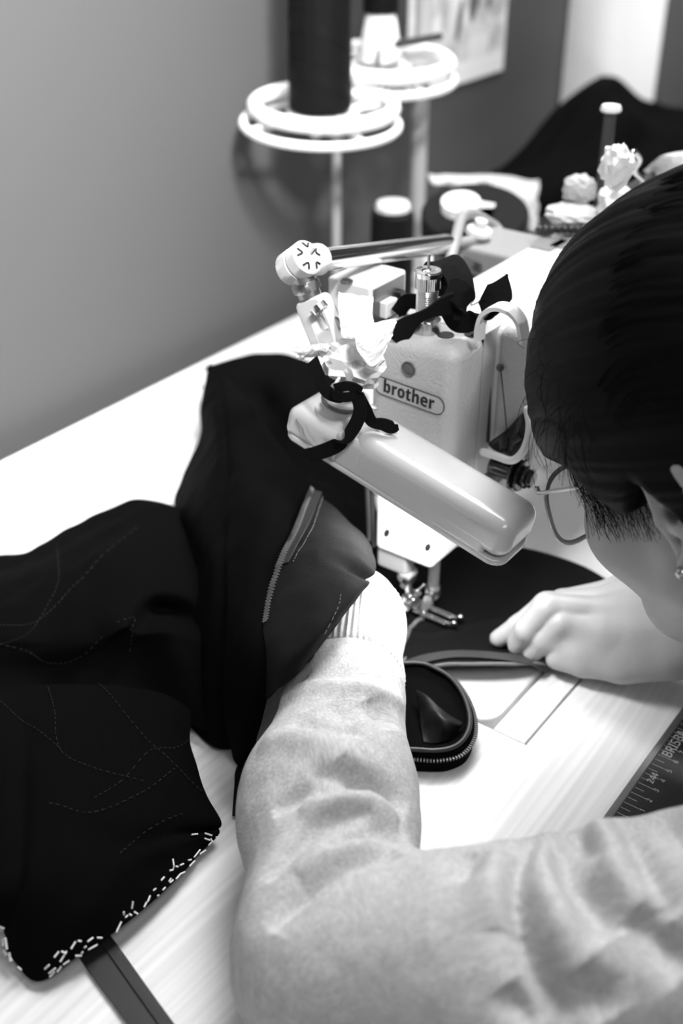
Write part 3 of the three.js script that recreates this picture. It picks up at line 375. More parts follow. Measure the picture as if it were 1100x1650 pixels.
// ------------------------------------------------------------ thread stand, cones and spools behind the machine
const st = thing('thread_stand', 'white thread stand with two round trays and a thick pole', 'thread stand', [0.58, 0, -0.4]);
{ const pz = -0.4, c1 = [0.3792,0.2431,-0.385], c2 = [0.509,0.2658,-0.4], px = [0.5865,0.116,-0.4][0], rx = [0.4088,0.1451,-0.39][0];
  part(st, 'pole', rod([px, 0.0009, pz], [px, 0.62, pz], 0.0095), mat(0.42, 0.4));
  part(st, 'pole_base', lathe([[0, 0.0008], [0.035, 0.0008], [0.036, 0.004], [0.034, 0.008], [0.013, 0.012], [0.0115, 0.03], [0, 0.03]], [px, 0, pz]), mat(0.42, 0.4));
  part(st, 'support_rod', rod([rx, 0.0009, -0.39], [rx, c1[1] - 0.012, -0.39], 0.0052), mat(0.3, 0.4));
  part(st, 'cross_arm', [box(px - 0.012, px + 0.012, c2[1] - 0.026, c2[1] - 0.012, pz - 0.012, pz + 0.012, 0.003), rod([px, c2[1] - 0.02, pz], [c1[0] - 0.01, c1[1] - 0.02, -0.388], 0.007), box(rx - 0.014, rx + 0.014, c1[1] - 0.03, c1[1] - 0.012, -0.402, -0.378, 0.003)], M.white);
  for (const c of [c1, c2]) {
    const tilt = [-0.03, 1, 0.05], base = merge([lathe([[0, -0.004], [0.036, -0.004], [0.037, -0.002], [0.036, 0.001], [0, 0.001]], c, tilt, 48), ...[0.4, 1.97, 3.54, 5.11].map((a) => rod([c[0] + Math.cos(a) * 0.03, c[1] - 0.003, c[2] + Math.sin(a) * 0.03], [c[0] + Math.cos(a) * 0.08, c[1] - 0.006 + 0.008 * (Math.cos(a) - Math.sin(a)), c[2] + Math.sin(a) * 0.08], 0.004))]);
    const q = new THREE.Quaternion().setFromUnitVectors(new THREE.Vector3(0, 1, 0), new THREE.Vector3(...tilt).normalize());
    const ring = (R, r, y, ox) => new THREE.TorusGeometry(R, r, 12, 72).rotateX(Math.PI / 2).translate(ox, y, 0).applyQuaternion(q).translate(c[0], c[1] + T, c[2]);
    const tr = part(st, 'spool_tray', base, M.ivory);
    part(tr, 'rim', ring(0.079, 0.0045, -0.012, -0.003), M.white);
    part(tr, 'inner_rim', ring(0.0705, 0.0075, 0.004, 0.002), M.white);
  }
  const cone = thing('thread_cone', 'large black thread cone standing on the nearer left tray', 'thread cone', [c1[0], c1[1] + 0.006, c1[2]]);
  const cb = [0.375,0.2427,-0.385]; const prof = [[0, 0.001], [0.031, 0.001], [0.032, 0.003]]; for (let i = 0; i < 40; i++) prof.push([0.032 - 0.0035 * i / 40 + 0.0003 * (i % 2), 0.004 + i * 0.0058]); prof.push([0.027, 0.236], [0, 0.236]);
  part(cone, 'winding', lathe(prof, [cb[0], c1[1] + 0.003, c1[2]], [0, 1, 0], 48), M.thread);
  const hx = []; for (let k = 0; k < 5; k++) { const pts = []; for (let i = 0; i <= 40; i++) { const a = i / 40 * 6.2832, h = 0.01 + k * 0.045 + 0.03 * (0.5 - 0.5 * Math.cos(a)); pts.push([cb[0] + Math.cos(a) * (0.0322 - 0.0035 * h / 0.232), c1[1] + 0.003 + h, c1[2] + Math.sin(a) * (0.0322 - 0.0035 * h / 0.232)]); } hx.push(band(pts, 0.016, [0, 1, 0], 0.0012, 60)); }
  part(cone, 'crossed_winding', hx, mat(0.004, 0.5, { specularIntensity: 0.4 }));
  const c2b = [0.5018,0.2662,-0.4], sm2 = thing('thread_cone', 'white plastic cone with black thread on the farther right tray', 'thread cone', [c2b[0], c2[1] + 0.004, c2[2]]);
  part(sm2, 'cone_core', lathe([[0, 0.002], [0.0235, 0.002], [0.024, 0.004], [0.016, 0.048], [0.0145, 0.05], [0.0145, 0.3], [0, 0.3]], [c2b[0], c2[1] + 0.004, c2[2]]), M.white);
  part(sm2, 'winding', lathe([[0.014, 0.05], [0.0185, 0.051], [0.019, 0.054], [0.0165, 0.22], [0.0145, 0.222]], [c2b[0], c2[1] + 0.004, c2[2]]), M.thread);
  const sl = [0.4708,0.2819,-0.378]; part(sm2, 'slot', box(sl[0] - 0.0022, sl[0] + 0.0022, sl[1] - 0.01, sl[1] + 0.008, -0.3815, -0.379, 0.0006), mat(0.1, 0.5));
  solo('pen', [rod([0.4611,0.2989,-0.35], [0.5411,0.2956,-0.35], 0.004), rod([0.4611,0.2989,-0.35], [0.4562,0.2976,-0.352], 0.0035, 0.001)], mat(0.035, 0.4), 'dark pen lying across the rim of the farther right tray', 'pen', [0.5008,0.2972,-0.35]);
  solo('needle_packet', crease(sheet(sheetFn([[[0.5065,0.2832,-0.365], [0.5487,0.2805,-0.37], [0.5933,0.2699,-0.375]], [[0.4746,0.2819,-0.35], [0.5202,0.2778,-0.35], [0.5748,0.2642,-0.355]], [[0.4911,0.2726,-0.345], [0.5255,0.2681,-0.345], [0.57,0.2576,-0.35]]], (u, v) => 0.003 * nz(u * 3, v * 3, 2)), 12, 12, 0.0012, 0), 0.4), mat(0.32, 0.4), 'small grey packet lying on the farther right tray beside the pen', 'packet', [0.5283,0.2742,-0.355]);
}
{ const b = [0.444,0.1414,-0.34], s = thing('thread_spool', 'dark thread spool with a white top standing at the pole foot', 'thread spool', [b[0], 0, -0.34]);
  part(s, 'winding', lathe([[0, 0.0012], [0.027, 0.0012], [0.027, 0.006], [0.0255, 0.008], [0.0235, b[1] - 0.012], [0.018, b[1] - 0.009], [0, b[1] - 0.009]], [b[0], 0, -0.34]), M.thread);
  part(s, 'spool_top', lathe([[0, b[1] - 0.009], [0.0185, b[1] - 0.008], [0.019, b[1] - 0.004], [0.017, b[1]], [0.004, b[1] + 0.0005], [0.004, b[1] - 0.006], [0, b[1] - 0.006]], [b[0], 0, -0.34]), M.white); }
{ const b = [0.3778,0.1707,-0.2], s = thing('tape_roll', 'wide black tape roll with a white core behind the bobbin winder', 'tape roll', b), tl = [-0.25, 1, 0.12];
  part(s, 'winding', lathe([[0.018, -0.022], [0.05, -0.022], [0.052, -0.02], [0.052, 0.001], [0.05, 0.003], [0.018, 0.003]], b, tl), M.thread);
  part(s, 'core', lathe([[0, -0.004], [0.018, -0.005], [0.018, 0.004], [0.014, 0.006], [0.005, 0.006], [0.004, -0.004], [0, -0.004]], [0.3326,0.1926,-0.19], tl), M.white);
  part(s, 'paper_tab', crease(sheet(sheetFn([[[0.3498,0.194,-0.185], [0.3989,0.1777,-0.19]], [[0.3386,0.1895,-0.18], [0.3878,0.1777,-0.185]]]), 6, 6, 0.001, 0)), M.paper);
  const stn = rod([b[0], 0.001, b[2]], [b[0] + 0.003, b[1] - 0.02, b[2]], 0.03, 0.024); part(s, 'stack', stn, M.thread, 'dark lower roll'); }
solo('white_cloth', crease(sheet(sheetFn([[[0.4975,0.1633,-0.33], [0.5477,0.1511,-0.32], [0.5981,0.1432,-0.3], [0.6466,0.1315,-0.27]], [[0.4789,0.1613,-0.31], [0.5285,0.1476,-0.3], [0.5624,0.1435,-0.27], [0.6099,0.1275,-0.25]], [[0.5424,0.143,-0.3], [0.5638,0.1387,-0.28], [0.5607,0.1335,-0.25], [0.5815,0.1135,-0.235]], [[0.6043,0.0995,-0.3], [0.5604,0.1141,-0.26], [0.5558,0.1141,-0.24], [0.5591,0.1019,-0.225]]], (u, v) => 0.008 * nz(u * 4, v * 4, 6)), 30, 20, 0.002), 0.6), mat(0.5, 0.9), 'crumpled white cloth heaped behind the black tape roll', 'cloth', [0.6731,0.1063,-0.34]);
// black garment heap at the far end of the table
{ const F = sheetFn([[[0.7628,0.096,-0.4], [0.8643,0.102,-0.41], [0.9871,0.1371,-0.42], [1.1582,0.1551,-0.42], [1.2942,0.0933,-0.42], [1.4233,0.0587,-0.42], [1.7478,0.0099,-0.42]],
    [[0.6995,0.1109,-0.36], [0.8071,0.11,-0.37], [0.9303,0.1271,-0.38], [1.0503,0.1586,-0.37], [1.1926,0.0936,-0.37], [1.3275,0.0642,-0.37], [1.6078,0.0184,-0.37]],
    [[0.6354,0.1257,-0.32], [0.7302,0.116,-0.32], [0.8313,0.1223,-0.32], [0.9167,0.1367,-0.3], [1.0551,0.0929,-0.3], [1.1808,0.0681,-0.3], [1.4134,0.0273,-0.3]],
    [[0.5785,0.1346,-0.28], [0.6313,0.1294,-0.26], [0.7082,0.1247,-0.25], [0.8112,0.119,-0.24], [0.9409,0.0828,-0.24], [1.0614,0.0565,-0.24], [1.2546,0.019,-0.24]],
    [[0.5604,0.1141,-0.26], [0.6144,0.1007,-0.24], [0.6716,0.0937,-0.22], [0.751,0.0892,-0.2], [0.8764,0.0587,-0.2], [0.9957,0.0298,-0.2], [1.1909,-0.0176,-0.2]]], (u, v) => 0.012 * nz(u * 6, v * 5, 3));
  solo('black_garment', sheet(F, 70, 50, 0.003), M.cloth, 'black garment heaped at the far end of the table against the wall', 'garment', [0.85, 0, -0.3]); }
// small things on the arm's far end
const lump = (c, r, f, amp, s = 1, seed2 = 0) => { const g = new THREE.IcosahedronGeometry(1, 4), p = g.attributes.position, w = new THREE.Vector3(); for (let i = 0; i < p.count; i++) { w.fromBufferAttribute(p, i); const d = 1 + amp * (nz(w.x * f + seed2, w.y * f, w.z * f) - Math.abs(nz(w.x * f * 2 + seed2, w.y * f * 2 + 5, w.z * f * 2))); p.setXYZ(i, c[0] + w.x * d * r[0], c[1] + T + w.y * d * r[1], c[2] + w.z * d * r[2]); } g.computeVertexNormals(); return crease(g, s); };
{ const c = [0.24,0.233,-0.0298]; solo('pincushion', [lump([c[0] - 0.002, 0.236, c[2] - 0.004], [0.021, 0.0085, 0.021], 5, 0.2, 0.8, 3), lump([c[0] + 0.012, 0.252, c[2] - 0.006], [0.0125, 0.0125, 0.0135], 5, 0.25, 0.8, 8)], mat(0.55, 0.9), 'ruffled pale pincushion sitting on the machine arm', 'pincushion', [c[0], 0.227, c[2]]);
  const fr = [], n = 9; for (let i = 0; i < n; i++) { const q = [0.2034,0.23,-0.0437], r = [0.2266,0.23,-0.0122], t = i / (n - 1); fr.push(new THREE.SphereGeometry(0.0032, 12, 8).translate(q[0] + (r[0] - q[0]) * t, q[1] + T + 0.001, q[2] + (r[2] - q[2]) * t)); }
  solo('bead_trim', fr, mat(0.03, 0.4), 'row of dark beads lying in front of the ruffled pincushion', 'bead trim', [0.2138,0.23,-0.0295]); }
solo('tissue_ball', lump([0.1616,0.3,0.0309], [0.012, 0.0155, 0.012], 2.2, 0.3, 0.5, 11), M.paper, 'upper of two crumpled white tissue lumps behind the spool pin', 'tissue', [0.1616,0.3,0.0309]);
solo('tissue_ball', lump([0.2497,0.245,-0.0044], [0.015, 0.016, 0.014], 2.2, 0.3, 0.5, 17), M.paper, 'lower crumpled white tissue lump at the foot of the spool pin', 'tissue', [0.2497,0.245,-0.0044]);
solo('hook_wire', tube([[0.2016,0.29,0.0223], [0.2028,0.3,0.0241], [0.2218,0.29,0.0218], [0.2288,0.28,0.0163], [0.2441,0.27,0.0178], [0.2452,0.265,0.0171]], 0.0022, 50, 8), M.steel, 'bent metal wire hook rising beside the tissue lumps', 'hook', [0.2374,0.28,0.0139]);
solo('cloth_tube', rod([0.2676,0.245,-0.0075], [0.3412,0.245,-0.0071], 0.0085), mat(0.02, 0.8), 'short black fabric tube behind the lower tissue lump', 'cloth', [0.3031,0.245,-0.0077]);
solo('white_rag', crease(sheet(sheetFn([[[0.3385,0.25,-0.0208], [0.3204,0.27,0.0022], [0.3566,0.27,0.0189]], [[0.3254,0.25,-0.0075], [0.3225,0.262,0.0104], [0.348,0.262,0.0262]], [[0.3209,0.245,0.0017], [0.3303,0.25,0.0144], [0.3524,0.25,0.0292]]], (u, v) => 0.003 * nz(u * 4, v * 4, 3)), 20, 16, 0.0015), 0.6), M.paper, 'folded white rag beyond the black fabric tube', 'rag', [0.3429,0.255,0.0004]);
// ruler on the table
{ const e0 = [-0.085,0,0.1846], e1 = [0.0217,0,0.184], z = 0.1855, x0 = -0.21, x1 = 0.17, w = 0.042;
  const r = thing('ruler', 'black measuring ruler with pale numbers and steel edge by the sleeve', 'ruler', [-0.02, 0, z + 0.02]);
  part(r, 'ruler_body', box(x0, x1, 0.0009, 0.0034, z + 0.0045, z + w, 0.0006), mat(0.008, 0.45));
  part(r, 'steel_edge', box(x0, x1, 0.0009, 0.0028, z, z + 0.0048, 0.0008), mat(0.16, 0.35, { metalness: 0.6 }));
  const tk = []; for (let i = 0; i < 76; i++) { const x = x0 + 0.004 + i * 0.005, l = i % 2 ? 0.006 : 0.0095; tk.push(box(x - 0.00018, x + 0.00018, 0.00342, 0.0035, z + 0.0052, z + 0.0052 + l, 0)); }
  part(r, 'graduations', tk, mat(0.3, 0.6), 'pale ruler graduations');
  const font = await new FontLoader().loadAsync('fonts/droid/droid_sans_regular.typeface.json');
  const txt = (s, size, x, zz, m = 1) => { const g = new TextGeometry(s, { font, size, depth: 0.00008, curveSegments: 4, bevelEnabled: false }); g.rotateX(-Math.PI / 2); return g.translate(x, 0.00342 + T, zz); };
  const nums = []; for (let i = 0; i < 38; i++) { const x = x0 + 0.004 + i * 0.01, k = Math.round((x - [-0.0611,0.003,0.1927][0]) / 0.01) + 3; if (k > 0 && k < 60) nums.push(txt(String(k), 0.0032, x - 0.001, z + 0.0182)); }
  const b0 = [-0.0351,0.003,0.1973]; nums.push(txt('BRISBA', 0.0062, b0[0], b0[2] + 0.001), txt('244', 0.0042, [-0.0621,0.003,0.1983][0], [-0.0621,0.003,0.1983][2]));
  part(r, 'lettering', nums, mat(0.42, 0.6), 'pale numbers and lettering'); }

// ------------------------------------------------------------ the black jacket being sewn
const jk = thing('jacket', 'black jacket bunched over the table with white basted hem and open zip', 'jacket', [-0.2, 0, -0.05]);
const wr = (a, f, s) => (u, v, p) => a * (nz(p.x * f + s, p.y * f * 0.6, p.z * f) + 0.5 * nz(p.x * f * 2.3 + s, p.y * f, p.z * f * 2.1 + 4));
const FB = sheetFn([[[-0.1607,0,-0.347],[-0.1285,0.003,-0.3106],[-0.1124,0.012,-0.2944],[-0.0801,0.02,-0.2818],[-0.044,0.03,-0.2648],[-0.0281,0.03,-0.2318],[-0.0313,0.03,-0.192]],
 [[-0.2049,0.02,-0.2835],[-0.1839,0.03,-0.2381],[-0.1665,0.04,-0.2166],[-0.142,0.045,-0.2039],[-0.1114,0.05,-0.1904],[-0.0901,0.045,-0.1742],[-0.078,0.04,-0.1428]],
 [[-0.2326,0.02,-0.2473],[-0.2147,0.03,-0.2013],[-0.199,0.035,-0.1806],[-0.1805,0.045,-0.1625],[-0.1647,0.055,-0.1418],[-0.1372,0.05,-0.1343],[-0.1212,0.05,-0.1003]],
 [[-0.2423,0.012,-0.237],[-0.2206,0.02,-0.1965],[-0.207,0.028,-0.1668],[-0.1967,0.042,-0.1397],[-0.1855,0.058,-0.1173],[-0.1355,0.03,-0.1353],[-0.147,0.05,-0.0772]],
 [[-0.2496,0.004,-0.2297],[-0.2251,0.008,-0.1939],[-0.2083,0.012,-0.1685],[-0.1982,0.028,-0.1404],[-0.1859,0.045,-0.1186],[-0.1697,0.055,-0.0969],[-0.1571,0.045,-0.0686]],
 [[-0.2612,0,-0.2156],[-0.2365,0.003,-0.1814],[-0.2192,0.006,-0.1574],[-0.2062,0.02,-0.1332],[-0.1849,0.03,-0.116],[-0.1793,0.05,-0.0828],[-0.1648,0.035,-0.0625]],
 [[-0.2878,0,-0.1809],[-0.2642,0,-0.1489],[-0.249,0.002,-0.1246],[-0.2276,0.006,-0.1126],[-0.2089,0.012,-0.0859],[-0.1979,0.012,-0.0611],[-0.195,0.01,-0.0322]]], wr(0.003, 26, 1));
part(jk, 'back_panel', sheet(FB, 90, 80), M.cloth);
const FI = sheetFn([[[0.1755,0.035,-0.3831],[0.197,0.05,-0.3401],[0.2134,0.055,-0.2989],[0.2193,0.05,-0.2732],[0.2241,0.04,-0.2508],[0.2405,0.02,-0.2294]],
 [[0.1604,0.03,-0.3495],[0.1743,0.04,-0.3137],[0.1811,0.05,-0.2733],[0.1908,0.04,-0.2501],[0.1992,0.03,-0.2288],[0.2123,0.012,-0.2057]],
 [[0.126,0.02,-0.2967],[0.1553,0.025,-0.2833],[0.1477,0.04,-0.2434],[0.1668,0.03,-0.2297],[0.1759,0.02,-0.2081],[0.18,0.008,-0.1794]],
 [[0.0884,0.02,-0.2282],[0.0987,0.025,-0.2085],[0.117,0.02,-0.1988],[0.1264,0.014,-0.1853],[0.1329,0.008,-0.1663],[0.122,0.005,-0.1353]],
 [[0.0364,0.04,-0.1521],[0.0535,0.035,-0.1432],[0.0664,0.025,-0.1372],[0.0818,0.012,-0.1358],[0.0814,0.006,-0.1195],[0.0752,0.005,-0.0983]],
 [[-0.0139,0.05,-0.1004],[-0.0001,0.04,-0.0935],[0.0123,0.03,-0.088],[0.0232,0.02,-0.0841],[0.0306,0.01,-0.0774],[0.0292,0.005,-0.0628]]], wr(0.004, 22, 5));
part(jk, 'inner_panel', sheet(FI, 60, 60), M.cloth);
const FS = sheetFn([[[0.1623,0.05,-0.3601],[0.1427,0.06,-0.3354],[0.1216,0.07,-0.3044],[0.1039,0.075,-0.2776],[0.0879,0.078,-0.2529],[0.0728,0.08,-0.2303]],
 [[0.1032,0.045,-0.3187],[0.0532,0.075,-0.2542],[0.0237,0.09,-0.2069],[0.0108,0.095,-0.1732],[0.0119,0.095,-0.158],[0.0086,0.095,-0.1456]],
 [[0.0622,0.035,-0.2843],[-0.0101,0.08,-0.1972],[-0.0447,0.1,-0.1438],[-0.0496,0.105,-0.1133],[-0.0394,0.102,-0.0964],[-0.0334,0.1,-0.0839]],
 [[0.0001,0.015,-0.2552],[-0.0734,0.07,-0.1565],[-0.1072,0.1,-0.0951],[-0.112,0.11,-0.069],[-0.102,0.11,-0.0591],[-0.0886,0.108,-0.0539]],
 [[-0.0689,0.02,-0.1803],[-0.1223,0.07,-0.1033],[-0.1517,0.1,-0.0588],[-0.1579,0.11,-0.0377],[-0.156,0.112,-0.0271],[-0.1385,0.112,-0.0288]],
 [[-0.1262,0.02,-0.1268],[-0.1588,0.06,-0.0712],[-0.1789,0.085,-0.0385],[-0.1899,0.1,-0.0157],[-0.1882,0.105,-0.0075],[-0.1794,0.107,-0.0059]],
 [[-0.1614,0.01,-0.0926],[-0.1812,0.03,-0.0587],[-0.1986,0.05,-0.0286],[-0.2067,0.065,-0.0058],[-0.2053,0.08,0.007],[-0.1959,0.098,0.0102]],
 [[-0.1901,0.002,-0.0622],[-0.1955,0.004,-0.0437],[-0.2003,0.008,-0.0226],[-0.2025,0.008,-0.0066],[-0.1978,0.03,0],[-0.202,0.072,0.0122]]], (u, v, p) => wr(0.002, 24, 9)(u, v, p) - 0.005 * Math.exp(-Math.pow((u - 0.28 - 0.1 * v) / 0.05, 2)) * Math.min(1, v * 3));
part(jk, 'front_panel', sheet(FS, 80, 110), M.cloth);
const FL2 = sheetFn([[[-0.033,0.1,-0.0848],[-0.0386,0.1,-0.0695],[-0.0441,0.098,-0.052],[-0.0494,0.096,-0.0377],[-0.0544,0.094,-0.0238],[-0.0587,0.09,-0.0146]],
 [[-0.0898,0.109,-0.0529],[-0.0915,0.115,-0.0342],[-0.0928,0.118,-0.0184],[-0.0915,0.116,-0.0048],[-0.089,0.11,0.0035],[-0.083,0.1,0.0067]],
 [[-0.1396,0.113,-0.0279],[-0.1368,0.122,-0.0097],[-0.1338,0.127,0.0067],[-0.1245,0.124,0.0163],[-0.1131,0.115,0.0196],[-0.1017,0.105,0.0187]],
 [[-0.1804,0.108,-0.005],[-0.1752,0.12,0.0091],[-0.1694,0.127,0.023],[-0.1599,0.126,0.0316],[-0.1468,0.12,0.0334],[-0.1272,0.11,0.0265]],
 [[-0.1969,0.099,0.011],[-0.2,0.11,0.0251],[-0.197,0.117,0.0347],[-0.1883,0.12,0.0392],[-0.1745,0.117,0.0373],[-0.1575,0.11,0.0324]],
 [[-0.2029,0.073,0.0129],[-0.2077,0.088,0.0239],[-0.2057,0.094,0.0296],[-0.2017,0.099,0.0336],[-0.1958,0.102,0.0351],[-0.1879,0.105,0.0356]]], (u, v, p) => wr(0.0015, 30, 2)(u, v, p) - 0.006 * Math.exp(-Math.pow((v - 0.43 + 0.12 * (1 - u)) / 0.035, 2)) * Math.max(0, Math.min(1, (u - 0.3) * 3)));
const lp = part(jk, 'lamplit_fold', sheet(FL2, 70, 80), M.lamplit_cloth, 'turned back fold of the black cloth, lightened in colour for the lamp light');  // same black jacket cloth; lamp light is put into its lighter colour
// seam allowance with overlocked edge
const along = (F, uv, lift) => uv.map(([u, v]) => { const p = F.at(u, v, lift); return [p.x, p.y - T, p.z]; });
const bandOn = (F, uv, w, lift, th = 0.0006, n = 60) => { const P = along(F, uv, lift), N = uv.map(([u, v]) => F.normal(u, v)), S = P.map((p, i) => { const a = P[Math.max(0, i - 1)], b = P[Math.min(P.length - 1, i + 1)], d = new THREE.Vector3(b[0] - a[0], b[1] - a[1], b[2] - a[2]); return N[i].clone().cross(d).normalize().toArray(); }); return band(P, w, S, th, n); };
part(jk, 'seam_allowance', bandOn(FL2, [[0.10, 0.0], [0.09, 0.1], [0.08, 0.2], [0.07, 0.3], [0.06, 0.4]], 0.0095, 0.001), M.tape);
const stitches = (F, path, n, len, r, lift, jit = 0.3, gap = 1.9) => {
  const c = new THREE.CatmullRomCurve3(path.map(([u, v]) => new THREE.Vector3(u, v, 0)), false, 'centripetal'), at = (t) => { const q = c.getPoint(Math.max(0, Math.min(1, t))); return F.at(Math.max(0, Math.min(1, q.x)), Math.max(0, Math.min(1, q.y)), lift); };
  let L = 0, last = at(0); for (let i = 1; i <= 40; i++) { const q = at(i / 40); L += q.distanceTo(last); last = q; }
  const m = Math.max(2, Math.round(L / (len * gap))), out = [];
  for (let i = 0; i < m; i++) { const t = (i + 0.5 + jit * (rnd() - 0.5)) / m, h = 0.5 / m / gap * rr(0.75, 1.2), a = at(t - h), b = at(t + h), w = jit > 0.4 ? rr(-0.0007, 0.0007) : 0; out.push(rod([a.x + w, a.y - T, a.z - w], [b.x - w, b.y - T, b.z + w], r, r, 5)); }
  return out; };
{ const zz = []; for (let i = 0; i < 110; i++) { const t = i / 110, v = t * 0.62; const a = FL2.at(0.005 + 0.012 * (i % 2 ? 1 : 0), v, 0.0012), b = FL2.at(0.075 - 0.01 * (i % 2), Math.min(1, v + 0.004), 0.0016); zz.push(rod([a.x, a.y - T, a.z], [b.x, b.y - T, b.z], 0.00022, 0.00022, 5)); }
  part(jk, 'overlock_stitching', zz, mat(0.3, 0.7), 'grey overlock stitches along the seam');
  part(jk, 'seam_stitching', [...stitches(FL2, [[0.2, 0], [0.17, 0.2], [0.14, 0.4]], 30, 0.0018, 0.0002, 0.0012), ...stitches(FL2, [[0.62, 0.56], [0.66, 0.62], [0.68, 0.7], [0.7, 0.8]], 14, 0.0022, 0.00025, 0.0008)], mat(0.14, 0.7)); }
// foreground lobe with the basted hem
const FH = sheetFn([[[-0.277,0.03,-0.1865],[-0.2546,0.035,-0.1524],[-0.2399,0.04,-0.1275],[-0.2275,0.042,-0.1068],[-0.2159,0.04,-0.0861],[-0.2054,0.036,-0.0658],[-0.1997,0.028,-0.052]],
 [[-0.3085,0.042,-0.1419],[-0.2864,0.046,-0.1118],[-0.2717,0.05,-0.0898],[-0.2587,0.05,-0.0722],[-0.244,0.048,-0.0541],[-0.2315,0.042,-0.0392],[-0.2226,0.03,-0.0291]],
 [[-0.3474,0.045,-0.0902],[-0.3271,0.05,-0.0622],[-0.3112,0.052,-0.045],[-0.2964,0.05,-0.0321],[-0.2774,0.045,-0.0186],[-0.2583,0.035,-0.0094],[-0.2416,0.02,-0.0017]],
 [[-0.3747,0.04,-0.0559],[-0.3568,0.045,-0.0277],[-0.3409,0.045,-0.0129],[-0.3232,0.04,-0.0052],[-0.3001,0.035,0.0029],[-0.2715,0.025,0.0077],[-0.2478,0.013,0.0157]],
 [[-0.3834,0.022,-0.0497],[-0.3711,0.028,-0.0217],[-0.3606,0.028,-0.001],[-0.3452,0.03,0.0098],[-0.3197,0.026,0.0123],[-0.2869,0.018,0.0135],[-0.2521,0.009,0.0169]],
 [[-0.3827,0.006,-0.0551],[-0.3733,0.008,-0.0287],[-0.3761,0.005,0.0042],[-0.3562,0.012,0.0155],[-0.3336,0.013,0.0201],[-0.3098,0.012,0.0211],[-0.2566,0.006,0.0163]]], (u, v, p) => wr(0.0025, 22, 13)(u, v, p) - 0.006 * Math.exp(-Math.pow((u - 0.22 + 0.06 * v) / 0.03, 2)) * v - 0.004 * Math.exp(-Math.pow((v - 0.62 - 0.25 * (u - 0.8)) / 0.05, 2)) * Math.max(0, u - 0.4) * 2);
part(jk, 'hem_panel', sheet(FH, 110, 100), M.cloth);
{ const b = [], P = (path, n, len = 0.0034, r = 0.00048) => b.push(...stitches(FH, path, n, len, r, 0.0022, 0.5));
  P([[0.88, 0.66], [0.92, 0.68], [0.965, 0.74], [0.975, 0.8]], 10); P([[0.9, 0.7], [0.95, 0.78], [0.97, 0.86]], 8); P([[0.97, 0.84], [0.9, 0.88], [0.85, 0.86], [0.8, 0.9], [0.775, 0.98]], 14); P([[0.96, 0.9], [0.9, 0.95], [0.86, 0.94], [0.83, 0.97]], 12); P([[0.82, 0.78], [0.85, 0.86], [0.86, 0.97]], 7);
  P([[0.7, 0.84], [0.705, 0.92], [0.76, 0.985]], 8); P([[0.655, 0.86], [0.67, 0.93], [0.64, 0.99]], 6); P([[0.67, 0.93], [0.72, 0.95]], 3);
  P([[0.6, 0.965], [0.54, 0.93], [0.48, 0.9], [0.42, 0.93], [0.37, 0.985]], 16); P([[0.58, 0.985], [0.5, 0.98], [0.44, 0.96], [0.4, 0.985]], 12); P([[0.52, 0.94], [0.5, 0.985]], 4); P([[0.45, 0.92], [0.4, 0.9], [0.36, 0.95]], 8); P([[0.41, 0.96], [0.38, 0.99]], 5);
  P([[0.0, 0.86], [0.08, 0.83], [0.16, 0.87], [0.22, 0.93], [0.25, 0.985]], 18, 0.005, 0.0007); P([[0.05, 0.9], [0.13, 0.9], [0.19, 0.95], [0.24, 0.99]], 16, 0.005, 0.0007); P([[0.23, 0.96], [0.29, 0.97]], 5); P([[0.1, 0.86], [0.17, 0.92], [0.2, 0.98]], 8);
  part(jk, 'basting_stitching', b, M.stitch, 'loose white basting stitches along the hem');
  const f = [], Q = (F, path, n) => f.push(...stitches(F, path, n, 0.0022, 0.00016, 0.0012, 0.2));
  Q(FH, [[0.52, 0.0], [0.6, 0.12], [0.72, 0.24], [0.85, 0.32], [0.96, 0.4]], 44); Q(FH, [[0.3, 0.03], [0.33, 0.16], [0.35, 0.28], [0.5, 0.33], [0.7, 0.38]], 40); Q(FH, [[0.12, 0.08], [0.2, 0.18], [0.35, 0.28]], 22); Q(FH, [[0.99, 0.17], [0.86, 0.26], [0.74, 0.28], [0.6, 0.38], [0.5, 0.42]], 40); Q(FH, [[0.3, 0.42], [0.5, 0.46], [0.68, 0.42], [0.85, 0.33]], 36); Q(FH, [[0.6, 0.62], [0.7, 0.56], [0.85, 0.52]], 18);
  Q(FB, [[0.12, 0.3], [0.25, 0.3], [0.45, 0.22], [0.7, 0.12]], 40); Q(FB, [[0.4, 0.05], [0.36, 0.2], [0.22, 0.35], [0.12, 0.42]], 26); Q(FB, [[0.12, 0.4], [0.24, 0.52], [0.3, 0.6], [0.42, 0.62], [0.55, 0.5]], 40); Q(FB, [[0.62, 0.45], [0.7, 0.47], [0.68, 0.6]], 16); Q(FB, [[0.7, 0.6], [0.66, 0.8]], 16);
  part(jk, 'quilting_stitching', f, M.faint, 'faint grey stitched lines'); }
